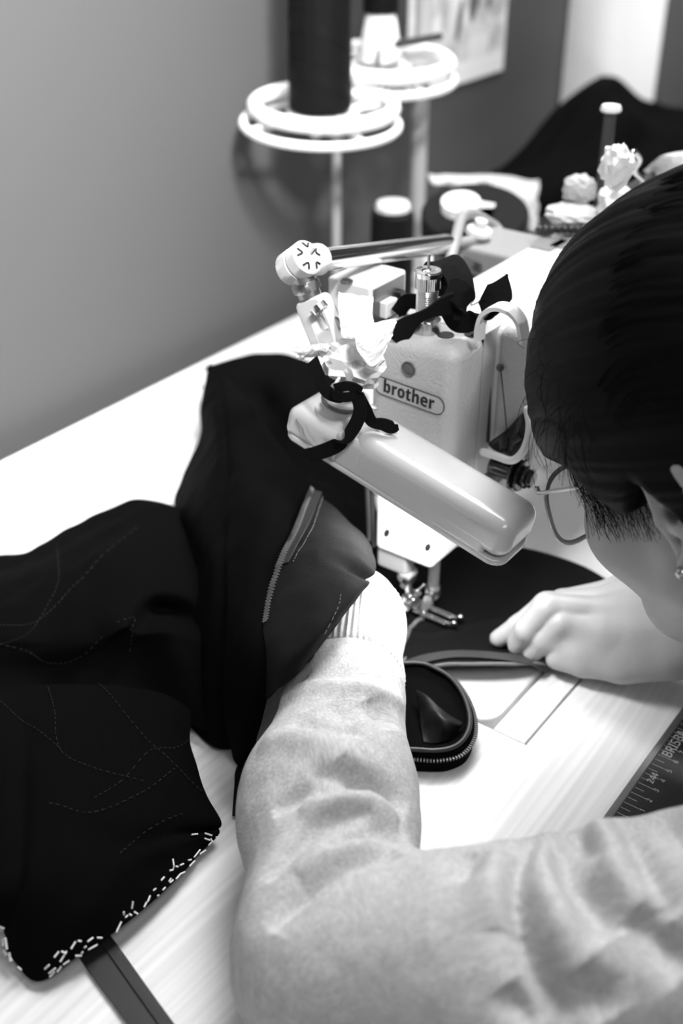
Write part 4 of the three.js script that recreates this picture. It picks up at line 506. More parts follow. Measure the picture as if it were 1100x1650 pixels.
// cloth lying under the needle, with its zip edge raised
const FN = sheetFn([[[0.0458,0.004,-0.0941],[0.0635,0.004,-0.0732],[0.0755,0.005,-0.0514],[0.0794,0.012,-0.0282],[0.0835,0.024,0.0049],[0.086,0.03,0.0351],[0.097,0.024,0.0715],[0.096,0.018,0.0989]],
 [[0.023,0.003,-0.069],[0.0346,0.004,-0.0479],[0.0453,0.004,-0.0292],[0.057,0.006,-0.0085],[0.0688,0.01,0.0171],[0.0744,0.014,0.0481],[0.0793,0.014,0.0815],[0.084,0.012,0.1092]],
 [[0.0018,0.003,-0.0427],[0.0115,0.003,-0.0268],[0.0206,0.003,-0.0105],[0.0306,0.004,0.0093],[0.0402,0.005,0.0338],[0.0459,0.007,0.0589],[0.052,0.008,0.0908],[0.0612,0.008,0.1155]],
 [[-0.0203,0.003,-0.0209],[-0.0107,0.003,-0.0078],[-0.0007,0.003,0.0057],[0.0082,0.003,0.024],[0.0159,0.004,0.0453],[0.0203,0.006,0.0678],[0.0239,0.007,0.0904],[0.0299,0.006,0.1116]],
 [[-0.0432,0.004,-0.0011],[-0.0325,0.004,0.0086],[-0.0219,0.004,0.0206],[-0.0121,0.005,0.0361],[-0.0037,0.006,0.0543],[-0.0006,0.008,0.0722],[0.0035,0.009,0.0912],[0.0135,0.006,0.1054]],
 [[-0.0705,0.006,0.0173],[-0.0651,0.009,0.0262],[-0.0565,0.014,0.0404],[-0.0463,0.016,0.055],[-0.0359,0.016,0.0692],[-0.0237,0.014,0.0816],[-0.0091,0.01,0.0921],[0.0016,0.006,0.0973]]], (u, v, p) => 0.0006 * nz(p.x * 60, 2, p.z * 60) + 0.0022 * Math.exp(-Math.pow((v - 0.62 - 0.12 * Math.sin(u * 7)) / 0.03, 2)) * (u < 0.7 ? 1 : 0));
part(jk, 'sewn_panel', sheet(FN, 110, 80, 0.001, 0.0022), mat(0.007, 0.8, { specularIntensity: 0.1, bumpMap: weave, bumpScale: 0.0002 }));
part(jk, 'zip_tape', bandOn(FN, [[0.02, 0.965], [0.1, 0.955], [0.2, 0.93], [0.35, 0.915], [0.5, 0.915], [0.65, 0.925], [0.78, 0.945], [0.92, 0.975]], 0.012, 0.0016), mat(0.03, 0.55, { bumpMap: weave, bumpScale: 0.0003 }), 'grey zip tape');
const tooth = (p, d, n, s) => { const g = new THREE.BoxGeometry(0.001, 0.0014, 0.003); const m = new THREE.Matrix4().makeBasis(d, n, d.clone().cross(n)); m.setPosition(p); return g.applyMatrix4(m); };
{ const tt = [], n = 90; for (let i = 0; i < n; i++) { const u = 0.06 + 0.86 * i / n, p = FN.at(u, 0.995, 0.0006), d = FN.at(u + 0.01, 0.995, 0.0006).sub(p).normalize(), nn = FN.normal(u, 0.98); nn.addScaledVector(d, -nn.dot(d)).normalize(); tt.push(tooth(p, d, nn)); }
  for (let i = 0; i < 34; i++) { const t = i / 33, u = 0.02 + 0.17 * t, v = 0.9 - 0.3 * Math.sin(t * 1.5), p = FN.at(u, v, 0.0016), d = FN.at(u + 0.01, v - 0.02, 0.0016).sub(p).normalize(), nn = FN.normal(u, v); nn.addScaledVector(d, -nn.dot(d)).normalize(); tt.push(tooth(p, d, nn)); }
  const z = part(jk, 'zip_teeth', tt, mat(0.14, 0.35), 'dark zip teeth'); const s = FN.at(0.08, 0.99, 0.002);
  part(jk, 'zip_slider', [box(s.x - 0.006, s.x + 0.004, s.y - T - 0.001, s.y - T + 0.0025, s.z - 0.003, s.z + 0.002, 0.001), rod([s.x - 0.008, s.y - T + 0.002, s.z + 0.001], [s.x + 0.008, s.y - T + 0.003, s.z - 0.004], 0.0009)], M.steel); }
// open end of the zip, curled into a rounded pocket
{ const out = [[-0.086,0.004,-0.0002],[-0.0618,0.007,0.0256],[-0.0581,0.009,0.0412],[-0.0615,0.01,0.0579],[-0.0734,0.01,0.0751],[-0.0895,0.01,0.0889],[-0.1045,0.01,0.0952],[-0.1185,0.01,0.0947],[-0.1291,0.009,0.0866],[-0.1384,0.008,0.0723],[-0.157,0.006,0.0481]], cx = [-0.1081,0.006,0.0475];
  const c = new THREE.CatmullRomCurve3(out.map(V), false, 'centripetal'), n = 90, prof = [[1.0, 0.0012], [1.012, 0.008], [1.0, 0.0135], [0.965, 0.0155], [0.92, 0.0145], [0.87, 0.0105], [0.8, 0.0065], [0.6, 0.005], [0.3, 0.0045], [0, 0.004]];
  const pos = [], idx = [], uv = []; for (let i = 0; i <= n; i++) { const p = c.getPointAt(i / n); for (const [s, h] of prof) { const x = cx[0] + (p.x - cx[0]) * s, z = cx[2] + (p.z - cx[2]) * s; pos.push(x, T + h + 0.0012 * nz(x * 90, 1, z * 90), z); uv.push(x, z); } }
  const m = prof.length; for (let i = 0; i < n; i++) for (let k = 0; k < m - 1; k++) { const a = i * m + k; idx.push(a, a + m, a + 1, a + 1, a + m, a + m + 1); }
  const g = new THREE.BufferGeometry(); g.setAttribute('position', new THREE.Float32BufferAttribute(pos, 3)); g.setAttribute('uv', new THREE.Float32BufferAttribute(uv, 2)); g.setIndex(idx); g.computeVertexNormals();
  const pk = part(jk, 'zip_pocket', g, M.cloth);
  const tt = [], N = 104; for (let i = 4; i < N; i++) { const p = c.getPointAt(i / N), d = c.getTangentAt(i / N), x = cx[0] + (p.x - cx[0]) * 1.018, z = cx[2] + (p.z - cx[2]) * 1.018, o = new THREE.Vector3(p.x - cx[0], 0, p.z - cx[2]).normalize(); o.addScaledVector(d, -o.dot(d)).normalize(); tt.push(tooth(new THREE.Vector3(x, T + 0.0118, z), d, new THREE.Vector3(0, 1, 0))); }
  part(pk, 'zip_teeth', tt, mat(0.07, 0.4), 'dark zip teeth');
  part(pk, 'piping', tube(out.map((p) => [cx[0] + (p[0] - cx[0]) * 0.93, 0.0165, cx[2] + (p[2] - cx[2]) * 0.93]), 0.0016, 90, 8), mat(0.012, 0.5));
  part(pk, 'pocket_lining', [sheet(sheetFn([[[-0.0874,0.016,0.0431],[-0.0907,0.019,0.0537],[-0.0957,0.019,0.0691],[-0.0932,0.014,0.0826]],
 [[-0.0932,0.013,0.0479],[-0.0993,0.018,0.0612],[-0.1026,0.019,0.0744],[-0.0961,0.013,0.0836]],
 [[-0.1024,0.008,0.0561],[-0.1064,0.012,0.0679],[-0.1061,0.014,0.0777],[-0.0976,0.01,0.0828]],
 [[-0.1155,0.005,0.0675],[-0.1132,0.006,0.0744],[-0.1076,0.007,0.08],[-0.0991,0.006,0.0821]]], wr(0.0015, 60, 3)), 26, 24, 0.0008)], mat(0.006, 0.5, { specularIntensity: 0.5 })); }
part(jk, 'drawstring', band([[-0.1898,0.02,-0.0072], [-0.1949,0.008,-0.0106], [-0.2012,0.003,-0.0116], [-0.2135,0.0026,-0.0025], [-0.2308,0.0026,0.011]], 0.0042, [[0, 0.3, 1], [0.3, 0, 1], [0.4, 0, 1], [0.6, 0, 1]], 0.0012, 40), M.ribbon);
solo('strap', [band([[-0.3407,0.002,-0.0021], [-0.347,0.0022,0.0186], [-0.3539,0.0022,0.0459], [-0.3629,0.0022,0.079]], 0.0155, [0.6, 0, -0.8], 0.0014, 30), band([[-0.3356,0.0034,0.0067], [-0.3401,0.0036,0.0235], [-0.3477,0.0036,0.05], [-0.3569,0.0036,0.0832]], 0.006, [0.6, 0, -0.8], 0.0012, 30)], mat(0.012, 0.6), 'flat black folded strap running out from under the basted hem', 'strap', [-0.3516,0,0.0433]);

// ------------------------------------------------------------ the person
const pr = thing('person', 'person in a grey knitted sweater leaning over the sewing machine, both arms on the table', 'person', [0.02, -T, 0.5]);
const world = (g) => g.translate(0, T, 0);
const HD = (() => { const yaw = -0.24, pitch = 0.45, fw = new THREE.Vector3(-Math.sin(yaw) * Math.cos(pitch), -Math.sin(pitch), -Math.cos(yaw) * Math.cos(pitch)), rt = new THREE.Vector3(Math.cos(yaw), 0, -Math.sin(yaw)), up = rt.clone().cross(fw), e = [-0.0871,0.2088,0.1979], c = new THREE.Vector3(...e).addScaledVector(rt, 0.074).addScaledVector(up, 0.01).addScaledVector(fw, 0.01);
  return { m: new THREE.Matrix4().makeBasis(rt, up, fw.clone()).setPosition(c), w: (p) => { const v = new THREE.Vector3(...p).applyMatrix4(new THREE.Matrix4().makeBasis(rt, up, fw).setPosition(c)); return [v.x, v.y, v.z]; }, c, rt, up, fw }; })();
const mirror = (g) => { const ix = g.index.array; for (let i = 0; i < ix.length; i += 3) { const t = ix[i]; ix[i] = ix[i + 1]; ix[i + 1] = t; } g.applyMatrix4(HD.m); g.normalizeNormals(); return g; };
const fromHead = (g) => world(mirror(g));
const ELB = [-0.3055,0.054,0.1405], WRI = [-0.092,0.062,-0.004], SHO = [-0.15,0.102,0.35], SLV = [-0.1544,0.058,0.0347], MIDA = [-0.2831,0.072,0.2112], FMA = [-0.2352,0.058,0.0829];
const mixp = (a, b, t) => a.map((v, i) => v + (b[i] - v) * t);
// torso, legs and arms as one field; the clothes are the same field, a little larger
const neckB = [0.035, 0.14, 0.325], hipL = [-0.07, -0.2, 0.58], hipR = [0.13, -0.2, 0.58], kneeL = [-0.09, -0.2, 0.17], kneeR = [0.15, -0.2, 0.17], ankL = [-0.09, -0.68, 0.2], ankR = [0.15, -0.68, 0.2], elbR = [0.33, 0.055, 0.27];
const wrR = [0.0389,0.05,0.1806];
const torsoF = (o) => { const a = caps([0.03, 0.06, 0.385], [0.03, -0.2, 0.57], 0.105 + o, 0.125 + o), b = caps([-0.13, 0.075, 0.37], [0.19, 0.085, 0.355], 0.062 + o, 0.062 + o); return (x, y, z) => { const q = (z - 0.45) * 1.25 + 0.45; return smin(smin(a(0.03 + (x - 0.03) * 0.8, y, q), a(0.03 + (x - 0.03) * 0.72, y, z) + 0.01, 0.03), b(x, y, z), 0.06); }; };
const legF = (o) => { const f = [chain([hipL, kneeL, ankL], [0.085 + o, 0.062 + o, 0.045 + o], 0.03), chain([hipR, kneeR, ankR], [0.085 + o, 0.062 + o, 0.045 + o], 0.03), caps(hipL, hipR, 0.1 + o, 0.1 + o)]; return (x, y, z) => smin(smin(f[0](x, y, z), f[1](x, y, z), 0.04), f[2](x, y, z), 0.04); };
const body = [];
{ const t = torsoF(-0.03), l = legF(-0.025), al = chain([[-0.12, 0.085, 0.36], MIDA, ELB, FMA, SLV, mixp(SLV, WRI, 0.98)], [0.03, 0.023, 0.02, 0.02, 0.021, 0.0245], 0.02), ar = chain([[0.18, 0.09, 0.35], elbR, mixp(elbR, wrR, 0.35), wrR], [0.045, 0.033, 0.032, 0.0245], 0.02), nk = caps(neckB, HD.w([0, -0.05, -0.03]), 0.06, 0.054);
  body.push(nets((x, y, z) => smin(smin(smin(t(x, y, z), l(x, y, z), 0.05), smin(al(x, y, z), ar(x, y, z), 0.01), 0.02), nk(x, y, z), 0.04), [-0.4, -0.75, -0.05], [0.42, 0.26, 0.72], 0.011)); }
// head, in its own axes: right, up, forward
{ const S = [[ell([0, 0.03, -0.012], [0.074, 0.09, 0.094]), 0.03], [ell([0, -0.035, 0.024], [0.06, 0.075, 0.066]), 0.03], [caps([-0.052, -0.055, 0.004], [0, -0.088, 0.06], 0.02, 0.017), 0.03], [caps([0.052, -0.055, 0.004], [0, -0.088, 0.06], 0.02, 0.017), 0.03], [caps([0, -0.04, 0.0], [0, -0.1, -0.045], 0.05, 0.054), 0.03],
    [ell([-0.037, -0.03, 0.062], [0.027, 0.026, 0.024]), 0.025], [ell([0.037, -0.03, 0.062], [0.027, 0.026, 0.024]), 0.025], [caps([0, 0.008, 0.082], [0, -0.028, 0.104], 0.007, 0.0095), 0.014], [ell([-0.011, -0.033, 0.092], [0.008, 0.007, 0.01]), 0.008], [ell([0.011, -0.033, 0.092], [0.008, 0.007, 0.01]), 0.008], [caps([-0.03, 0.022, 0.077], [0.03, 0.022, 0.077], 0.01, 0.01), 0.02], [caps([-0.018, -0.066, 0.079], [0.018, -0.066, 0.079], 0.0065, 0.0065), 0.006], [caps([-0.015, -0.058, 0.081], [0.015, -0.058, 0.081], 0.005, 0.005), 0.006], [ell([0, -0.089, 0.066], [0.018, 0.014, 0.014]), 0.02],
    [ell([-0.031, 0.004, 0.071], [0.0135, 0.009, 0.012]), 0.004], [ell([0.031, 0.004, 0.071], [0.0135, 0.009, 0.012]), 0.004]];
  const ear = (s) => { const rim = chain([[s * 0.072, -0.03, 0.0], [s * 0.079, -0.012, 0.004], [s * 0.082, 0.012, 0.006], [s * 0.086, 0.028, -0.008], [s * 0.089, 0.018, -0.024], [s * 0.086, -0.006, -0.026], [s * 0.08, -0.026, -0.013], [s * 0.077, -0.036, -0.004]], [0.005, 0.0035, 0.0035, 0.0045, 0.0045, 0.0042, 0.0055, 0.0062], 0.004), bowl = caps([s * 0.074, 0.008, -0.006], [s * 0.076, -0.012, -0.008], 0.011, 0.009), anti = chain([[s * 0.082, 0.016, -0.012], [s * 0.083, -0.002, -0.016], [s * 0.079, -0.016, -0.008]], [0.0035, 0.004, 0.004], 0.004); const hole = caps([s * 0.088, -0.006, -0.006], [s * 0.07, -0.008, -0.006], 0.006, 0.003); return (x, y, z) => smax(smin(smin(rim(x, y, z), bowl(x, y, z), 0.004), anti(x, y, z), 0.003), -hole(x, y, z), 0.002); };
  const eL = ear(-1), eR = ear(1), sock = [ell([-0.031, 0.004, 0.09], [0.018, 0.011, 0.014]), ell([0.031, 0.004, 0.09], [0.018, 0.011, 0.014])], mouth = caps([-0.02, -0.062, 0.09], [0.02, -0.062, 0.09], 0.0018, 0.0018);
  const f = (x, y, z) => { let d = S[0][0](x, y, z); for (let i = 1; i < 14; i++) d = smin(d, S[i][0](x, y, z), S[i][1]); d = smax(d, -sock[0](x, y, z), 0.008); d = smax(d, -sock[1](x, y, z), 0.008); d = smin(d, S[14][0](x, y, z), 0.003); d = smin(d, S[15][0](x, y, z), 0.003); d = smax(d, -mouth(x, y, z), 0.002); return smin(d, Math.min(eL(x, y, z), eR(x, y, z)), 0.004); };
  const g = nets(f, [-0.1, -0.16, -0.12], [0.1, 0.13, 0.125], 0.003); body.push(mirror(g)); }
// hands: palm and five chains of their own
function hand(wr, palm, fingers, thumb) {
  const P = palm.map(([a, b, ra, rb]) => caps(a, b, ra, rb)), Fs = [...fingers, thumb].map((q) => chain(q.map((x) => x.slice(0, 3)), q.map((x) => x[3]), 0.003)), all = [...palm.flatMap((q) => [q[0], q[1]]), ...fingers.flat(), ...thumb, wr];
  const f = (x, y, z) => { let d = P[0](x, y, z); for (let i = 1; i < P.length; i++) d = smin(d, P[i](x, y, z), 0.014); let e = 9; for (const q of Fs) e = smin(e, q(x, y, z), 0.0016); return smin(d, e, 0.008); };
  const [lo, hi] = bounds(all, 0.034); return nets(f, lo, hi, 0.002);
}
const J = (p, r) => [...p, r];
{ // right hand: fingers pressing the cloth, thumb below
  const kI = [0.0153,0.04,0.1302], kM = [0.027,0.046,0.1271], kR = [0.0461,0.046,0.1233], kL = [0.0654,0.042,0.1192], wr = wrR;
  body.push(hand(wr, [[wr, kI, 0.0235, 0.0125], [wr, kM, 0.024, 0.0125], [wr, kR, 0.023, 0.012], [wr, kL, 0.022, 0.0115], [wr, [0.0156,0.026,0.1454], 0.02, 0.014], [[0.0192,0.032,0.1429], [0.0044,0.026,0.1192], 0.0135, 0.0095], [[0.01,0.031,0.1227], [0.0013,0.024,0.1039], 0.0098, 0.008], [[0.0398,0.055,0.2091], wr, 0.027, 0.0245]], [
    [J(kI, 0.0105), J([0.0018,0.043,0.1001], 0.0092), J([-0.003,0.027,0.0909], 0.0078), J([-0.0055,0.0135,0.085], 0.0066)],
    [J(kM, 0.0107), J([0.0022,0.05,0.0885], 0.0093), J([-0.0057,0.031,0.0786], 0.0079), J([-0.0064,0.015,0.0733], 0.0066)],
    [J(kR, 0.0103), J([0.0087,0.046,0.0846], 0.0088), J([0.0016,0.026,0.0693], 0.0074), J([-0.005,0.0135,0.058], 0.0064)],
    [J(kL, 0.0092), J([0.0246,0.042,0.0886], 0.0078), J([0.0199,0.028,0.0747], 0.0066), J([0.0137,0.014,0.0618], 0.0056)]],
    [J([0.0221,0.034,0.1676], 0.017), J([0.0108,0.022,0.1415], 0.0135), J([0.0031,0.0165,0.1187], 0.0102), J([-0.0034,0.0145,0.1013], 0.0068)]));
  // left hand: curled under the cloth
  const w2 = WRI, q = (x, h, z) => [x, h, z];
  body.push(hand(w2, [[w2, q(-0.06, 0.062, -0.072), 0.023, 0.0125], [w2, q(-0.078, 0.062, -0.077), 0.023, 0.0125], [w2, q(-0.096, 0.06, -0.076), 0.023, 0.012], [w2, q(-0.112, 0.056, -0.07), 0.022, 0.0115], [w2, q(-0.062, 0.05, -0.03), 0.02, 0.015]], [
    [J(q(-0.06, 0.062, -0.072), 0.0105), J(q(-0.055, 0.052, -0.11), 0.009), J(q(-0.053, 0.032, -0.122), 0.0078), J(q(-0.053, 0.014, -0.122), 0.0068)],
    [J(q(-0.078, 0.062, -0.077), 0.0107), J(q(-0.077, 0.052, -0.119), 0.0092), J(q(-0.076, 0.03, -0.133), 0.0079), J(q(-0.075, 0.013, -0.133), 0.0068)],
    [J(q(-0.096, 0.06, -0.076), 0.0102), J(q(-0.1, 0.05, -0.115), 0.0088), J(q(-0.1, 0.03, -0.128), 0.0075), J(q(-0.099, 0.013, -0.128), 0.0066)],
    [J(q(-0.112, 0.056, -0.07), 0.0092), J(q(-0.119, 0.046, -0.1), 0.0078), J(q(-0.12, 0.028, -0.11), 0.0067), J(q(-0.12, 0.013, -0.11), 0.0058)]],
    [J(q(-0.066, 0.052, -0.02), 0.016), J(q(-0.045, 0.036, -0.055), 0.0125), J(q(-0.038, 0.024, -0.082), 0.0105), J(q(-0.036, 0.013, -0.1), 0.008)])); }
part(pr, 'body', boxUV(world(mergeGeometries(body.map((g) => { const n = g.toNonIndexed(); n.deleteAttribute('uv'); return n; })))), M.skin);
// sweater: sleeve creases are drawn onto the arm as soft valleys
{ const creases = [[0.0065, 0.0055, [[-0.2423,0.1055,0.0948],[-0.2425,0.1029,0.1053],[-0.2356,0.0955,0.1178],[-0.2331,0.0827,0.1299]]], [0.0045, 0.005, [[-0.2798,0.0913,0.083],[-0.2708,0.0984,0.0896],[-0.2616,0.102,0.0963],[-0.2524,0.1023,0.1057],[-0.2457,0.0991,0.1143]]], [0.0045, 0.005, [[-0.3138,0.0916,0.1072],[-0.2965,0.0957,0.1062],[-0.2817,0.0987,0.1094],[-0.2696,0.0993,0.115],[-0.2543,0.0954,0.1242]]], [0.0045, 0.0045, [[-0.2904,0.1012,0.1216],[-0.2809,0.1004,0.1234],[-0.2699,0.0983,0.1279],[-0.2589,0.093,0.1347],[-0.2517,0.0854,0.1426]]], [0.0055, 0.0055, [[-0.3335,0.0923,0.1271],[-0.3218,0.0985,0.1265],[-0.3067,0.1025,0.1297],[-0.285,0.1032,0.1394],[-0.27,0.1002,0.149]]], [0.003, 0.009, [[-0.2095,0.1008,0.0618],[-0.2109,0.1023,0.0848]]], [0.003, 0.009, [[-0.1883,0.0947,0.0745],[-0.1925,0.0883,0.0943]]], [0.003, 0.006, [[-0.212,0.0748,0.0233],[-0.1957,0.0756,0.0205],[-0.1932,0.0902,0.0346]]],
    [0.006, 0.0062, [[-0.2353,0.1131,0.2003],[-0.267,0.1292,0.208],[-0.2804,0.1305,0.2136],[-0.2925,0.1283,0.2228],[-0.3049,0.1185,0.2396],[-0.3053,0.1066,0.2556]]], [0.004, 0.006, [[-0.314,0.1165,0.2294],[-0.317,0.1052,0.2439]]], [0.0075, 0.0085, [[-0.2336,0.118,0.2101],[-0.2606,0.1314,0.2283],[-0.2694,0.1298,0.2459],[-0.2741,0.1265,0.2559]]], [0.006, 0.008, [[-0.2104,0.1193,0.2294],[-0.2405,0.1355,0.2505],[-0.2494,0.1348,0.2618],[-0.2544,0.1323,0.2723]]], [0.006, 0.008, [[-0.2633,0.1306,0.2578],[-0.2654,0.1268,0.2699],[-0.268,0.1187,0.2852]]], [0.004, 0.006, [[-0.2221,0.1146,0.213],[-0.2401,0.1284,0.2263],[-0.2484,0.1327,0.2384]]], [0.004, 0.008, [[-0.2926,0.1203,0.249],[-0.2953,0.106,0.2654]]], [0.003, 0.007, [[-0.2656,0.1201,0.1848],[-0.2873,0.1262,0.1928]]], [0.0045, 0.0045, [[-0.2584,0.103,0.0896],[-0.2479,0.1043,0.0989],[-0.2407,0.0985,0.1146],[-0.2358,0.0865,0.1282]]], [0.0035, 0.006, [[-0.2346,0.1013,0.0589],[-0.2229,0.1055,0.0744],[-0.2183,0.1025,0.0949]]], [0.004, 0.007, [[-0.1951,0.1247,0.2386],[-0.2156,0.1364,0.2542],[-0.2267,0.14,0.2677]]]];
  const ridges = [[0.003, 0.007, [[-0.2454,0.0896,0.0464],[-0.2406,0.1067,0.0806],[-0.2377,0.1065,0.0902]]], [0.004, 0.007, [[-0.2739,0.0974,0.094],[-0.2625,0.1006,0.1079],[-0.2498,0.0959,0.121],[-0.2435,0.0866,0.1316]]], [0.003, 0.006, [[-0.2032,0.0687,0.0194],[-0.197,0.0964,0.0506],[-0.1782,0.0915,0.0708],[-0.1571,0.069,0.0781]]], [0.005, 0.009, [[-0.2328,0.1133,0.204],[-0.2704,0.131,0.2225],[-0.2881,0.1252,0.2421],[-0.2939,0.1141,0.2584]]], [0.006, 0.01, [[-0.2136,0.1165,0.2194],[-0.2485,0.1336,0.2452],[-0.2607,0.1311,0.262]]], [0.004, 0.008, [[-0.2584,0.1239,0.1974],[-0.2843,0.1297,0.2072],[-0.2992,0.1265,0.2188]]], [0.003, 0.006, [[-0.3084,0.1002,0.1212],[-0.2882,0.102,0.127],[-0.2671,0.0967,0.1402]]]];
  const tf0 = torsoF(0), collar = caps([0.035, 0.125, 0.345], [0.037, 0.158, 0.312], 0.07, 0.0655), tf = (x, y, z) => smin(tf0(x, y, z), collar(x, y, z), 0.02), arm = [caps(SLV, FMA, 0.036, 0.0415), caps(FMA, ELB, 0.0415, 0.042), caps(ELB, MIDA, 0.042, 0.049), caps(MIDA, SHO, 0.051, 0.06)];
  const f0 = (x, y, z) => smin(smin(smin(smin(arm[0](x, y, z), arm[1](x, y, z), 0.03), arm[2](x, y, z), 0.03), arm[3](x, y, z), 0.03), tf(x, y, z), 0.03);
  const snap = (p) => { const c = new THREE.CatmullRomCurve3(p.map((q) => new THREE.Vector3(...q)), false, 'centripetal'), n = Math.max(3, Math.ceil(c.getLength() / 0.007)); return c.getSpacedPoints(n).map((q) => { let [x, y, z] = q.toArray(); for (let k = 0; k < 4; k++) { const e = 0.001, v = f0(x, y, z), a = (f0(x + e, y, z) - v) / e, b = (f0(x, y + e, z) - v) / e, g = (f0(x, y, z + e) - v) / e, l = a * a + b * b + g * g || 1; x -= v * a / l; y -= v * b / l; z -= v * g / l; } return [x, y, z]; }); };
  const seg = [...creases.map(([d, w, p]) => [d, w, p]), ...ridges.map(([d, w, p]) => [-d, w, p])]
    .map(([d, w, p]) => [d, w, snap(p)]).map(([d, w, p]) => ({ d, w, r: w * 2.8 + 0.016, cs: p.slice(1).map((q, i) => { const a = p[i], e = q.map((v, k) => v - a[k]), L = e[0] * e[0] + e[1] * e[1] + e[2] * e[2] || 1e-9, n = p.length - 1; return (x, y, z) => { const t = Math.max(0, Math.min(1, ((x - a[0]) * e[0] + (y - a[1]) * e[1] + (z - a[2]) * e[2]) / L)); return [Math.hypot(x - a[0] - t * e[0], y - a[1] - t * e[1], z - a[2] - t * e[2]), Math.sqrt(Math.max(0, Math.sin(Math.PI * (i + t) / n)))]; }; }), b: bounds(p, w * 2.8 + 0.016) }));
  const f = (x, y, z) => { let d = f0(x, y, z); const d0 = d; if (Math.abs(d) < 0.035) { for (const s of seg) { if (x < s.b[0][0] || x > s.b[1][0] || y < s.b[0][1] || y > s.b[1][1] || z < s.b[0][2] || z > s.b[1][2]) continue; let m = 9, q = 0; for (const c of s.cs) { const v = c(x, y, z); if (v[0] < m) { m = v[0]; q = v[1]; } } if (m < s.r) { const mt = Math.sqrt(Math.max(0, m * m - d0 * d0)) / s.w; d += q * s.d * (s.d > 0 ? 2.1 * Math.exp(-Math.pow(mt, 1.6)) : 1.7 * Math.exp(-0.8 * mt * mt)); } } d += 0.0012 * nz(x * 35, y * 35, z * 35) + 0.0006 * nz(x * 80, y * 80, z * 80); } return z < TZ1 + 0.004 ? smax(d, 0.002 - y, 0.006) : d; };
  const left = nets(f, [-0.385, -0.004, -0.02], [-0.03, 0.19, 0.45], 0.0024);
  const ar = chain([[0.18, 0.09, 0.35], elbR, mixp(elbR, wrR, 0.6)], [0.066, 0.05, 0.04], 0.03), g2 = (x, y, z) => { let d = smin(tf(x, y, z), ar(x, y, z), 0.03) + 0.004 * nz(x * 14, y * 14, z * 14); return z < TZ1 + 0.004 ? smax(d, 0.002 - y, 0.006) : d; };
  const rest = nets((x, y, z) => Math.max(g2(x, y, z), -0.04 - x), [-0.06, -0.3, 0.1], [0.42, 0.2, 0.75], 0.009), rest2 = nets((x, y, z) => Math.max(g2(x, y, z), x + 0.03, Math.min(0.44 - z, y - 0.002)), [-0.3, -0.3, 0.2], [0, 0.2, 0.75], 0.009);
  const sw = part(pr, 'sweater', boxUV(world(mergeGeometries([left, rest, rest2].map((g) => { const n = g.toNonIndexed(); return n; })))), M.knitwear, 'grey heathered knitted sweater');
  // ribbed cuffs
  const cuff = (a, b, r0, r1) => { const A = new THREE.Vector3(...a), d = new THREE.Vector3(...b).sub(A), L = d.length(); d.normalize(); const s = new THREE.Vector3(0, 1, 0).addScaledVector(d, -d.y).normalize(), t = d.clone().cross(s), pos = [], idx = [], uv = [], N = 360, K = 24; for (let k = 0; k <= K; k++) for (let i = 0; i <= N; i++) { const u = k / K, q = i / N * 6.2832, e = u < 0.08 ? (0.08 - u) * 0.05 : u > 0.94 ? (u - 0.94) * 0.06 : 0, r = r0 + (r1 - r0) * u + 0.0012 * Math.sin(u * 9 + Math.sin(q) * 1.5) + 0.0007 * Math.cos(q * 60) - e; const c = Math.cos(q) * r, w = Math.sin(q) * r; pos.push(A.x + d.x * u * L + s.x * c + t.x * w, Math.max(0.003, A.y + d.y * u * L + s.y * c + t.y * w), A.z + d.z * u * L + s.z * c + t.z * w); uv.push(u * L, q * r0); }
    for (let k = 0; k < K; k++) for (let i = 0; i < N; i++) { const o = k * (N + 1) + i; idx.push(o, o + 1, o + N + 1, o + 1, o + N + 2, o + N + 1); } const g = new THREE.BufferGeometry(); g.setAttribute('position', new THREE.Float32BufferAttribute(pos, 3)); g.setAttribute('uv', new THREE.Float32BufferAttribute(uv, 2)); g.setIndex(idx); g.computeVertexNormals(); return world(g); };
  part(sw, 'cuff', cuff(mixp(WRI, SLV, 0.95), mixp(WRI, SLV, -0.08), 0.0345, 0.0325), M.cuff, 'pale ribbed cuff');
  part(sw, 'cuff', cuff(mixp(wrR, elbR, 0.45), mixp(wrR, elbR, 0.2), 0.037, 0.033), M.cuff, 'pale ribbed cuff');
  // wool fuzz along the sleeve
  const p = left.attributes.position, n = left.attributes.normal, fz = []; const fib = new THREE.CylinderGeometry(0.00006, 0.0001, 1, 3, 1, true); fib.translate(0, 0.5, 0);
  const im = new THREE.InstancedMesh(fib, M.knitwear, 6000), b = origin.get(sw), m4 = new THREE.Matrix4(), qq = new THREE.Quaternion(), yv = new THREE.Vector3(0, 1, 0);
  for (let i = 0; i < 6000; i++) { const k = Math.floor(rnd() * p.count), d = new THREE.Vector3(n.getX(k) + rr(-0.7, 0.7), n.getY(k) + rr(-0.7, 0.7), n.getZ(k) + rr(-0.7, 0.7)).normalize(); m4.compose(new THREE.Vector3(p.getX(k) - b.x, p.getY(k) - b.y, p.getZ(k) - b.z), qq.setFromUnitVectors(yv, d), new THREE.Vector3(1, rr(0.0012, 0.0034), 1)); im.setMatrixAt(i, m4); }
  im.name = 'wool_fuzz'; im.userData.kind = 'stuff'; sw.add(im); }
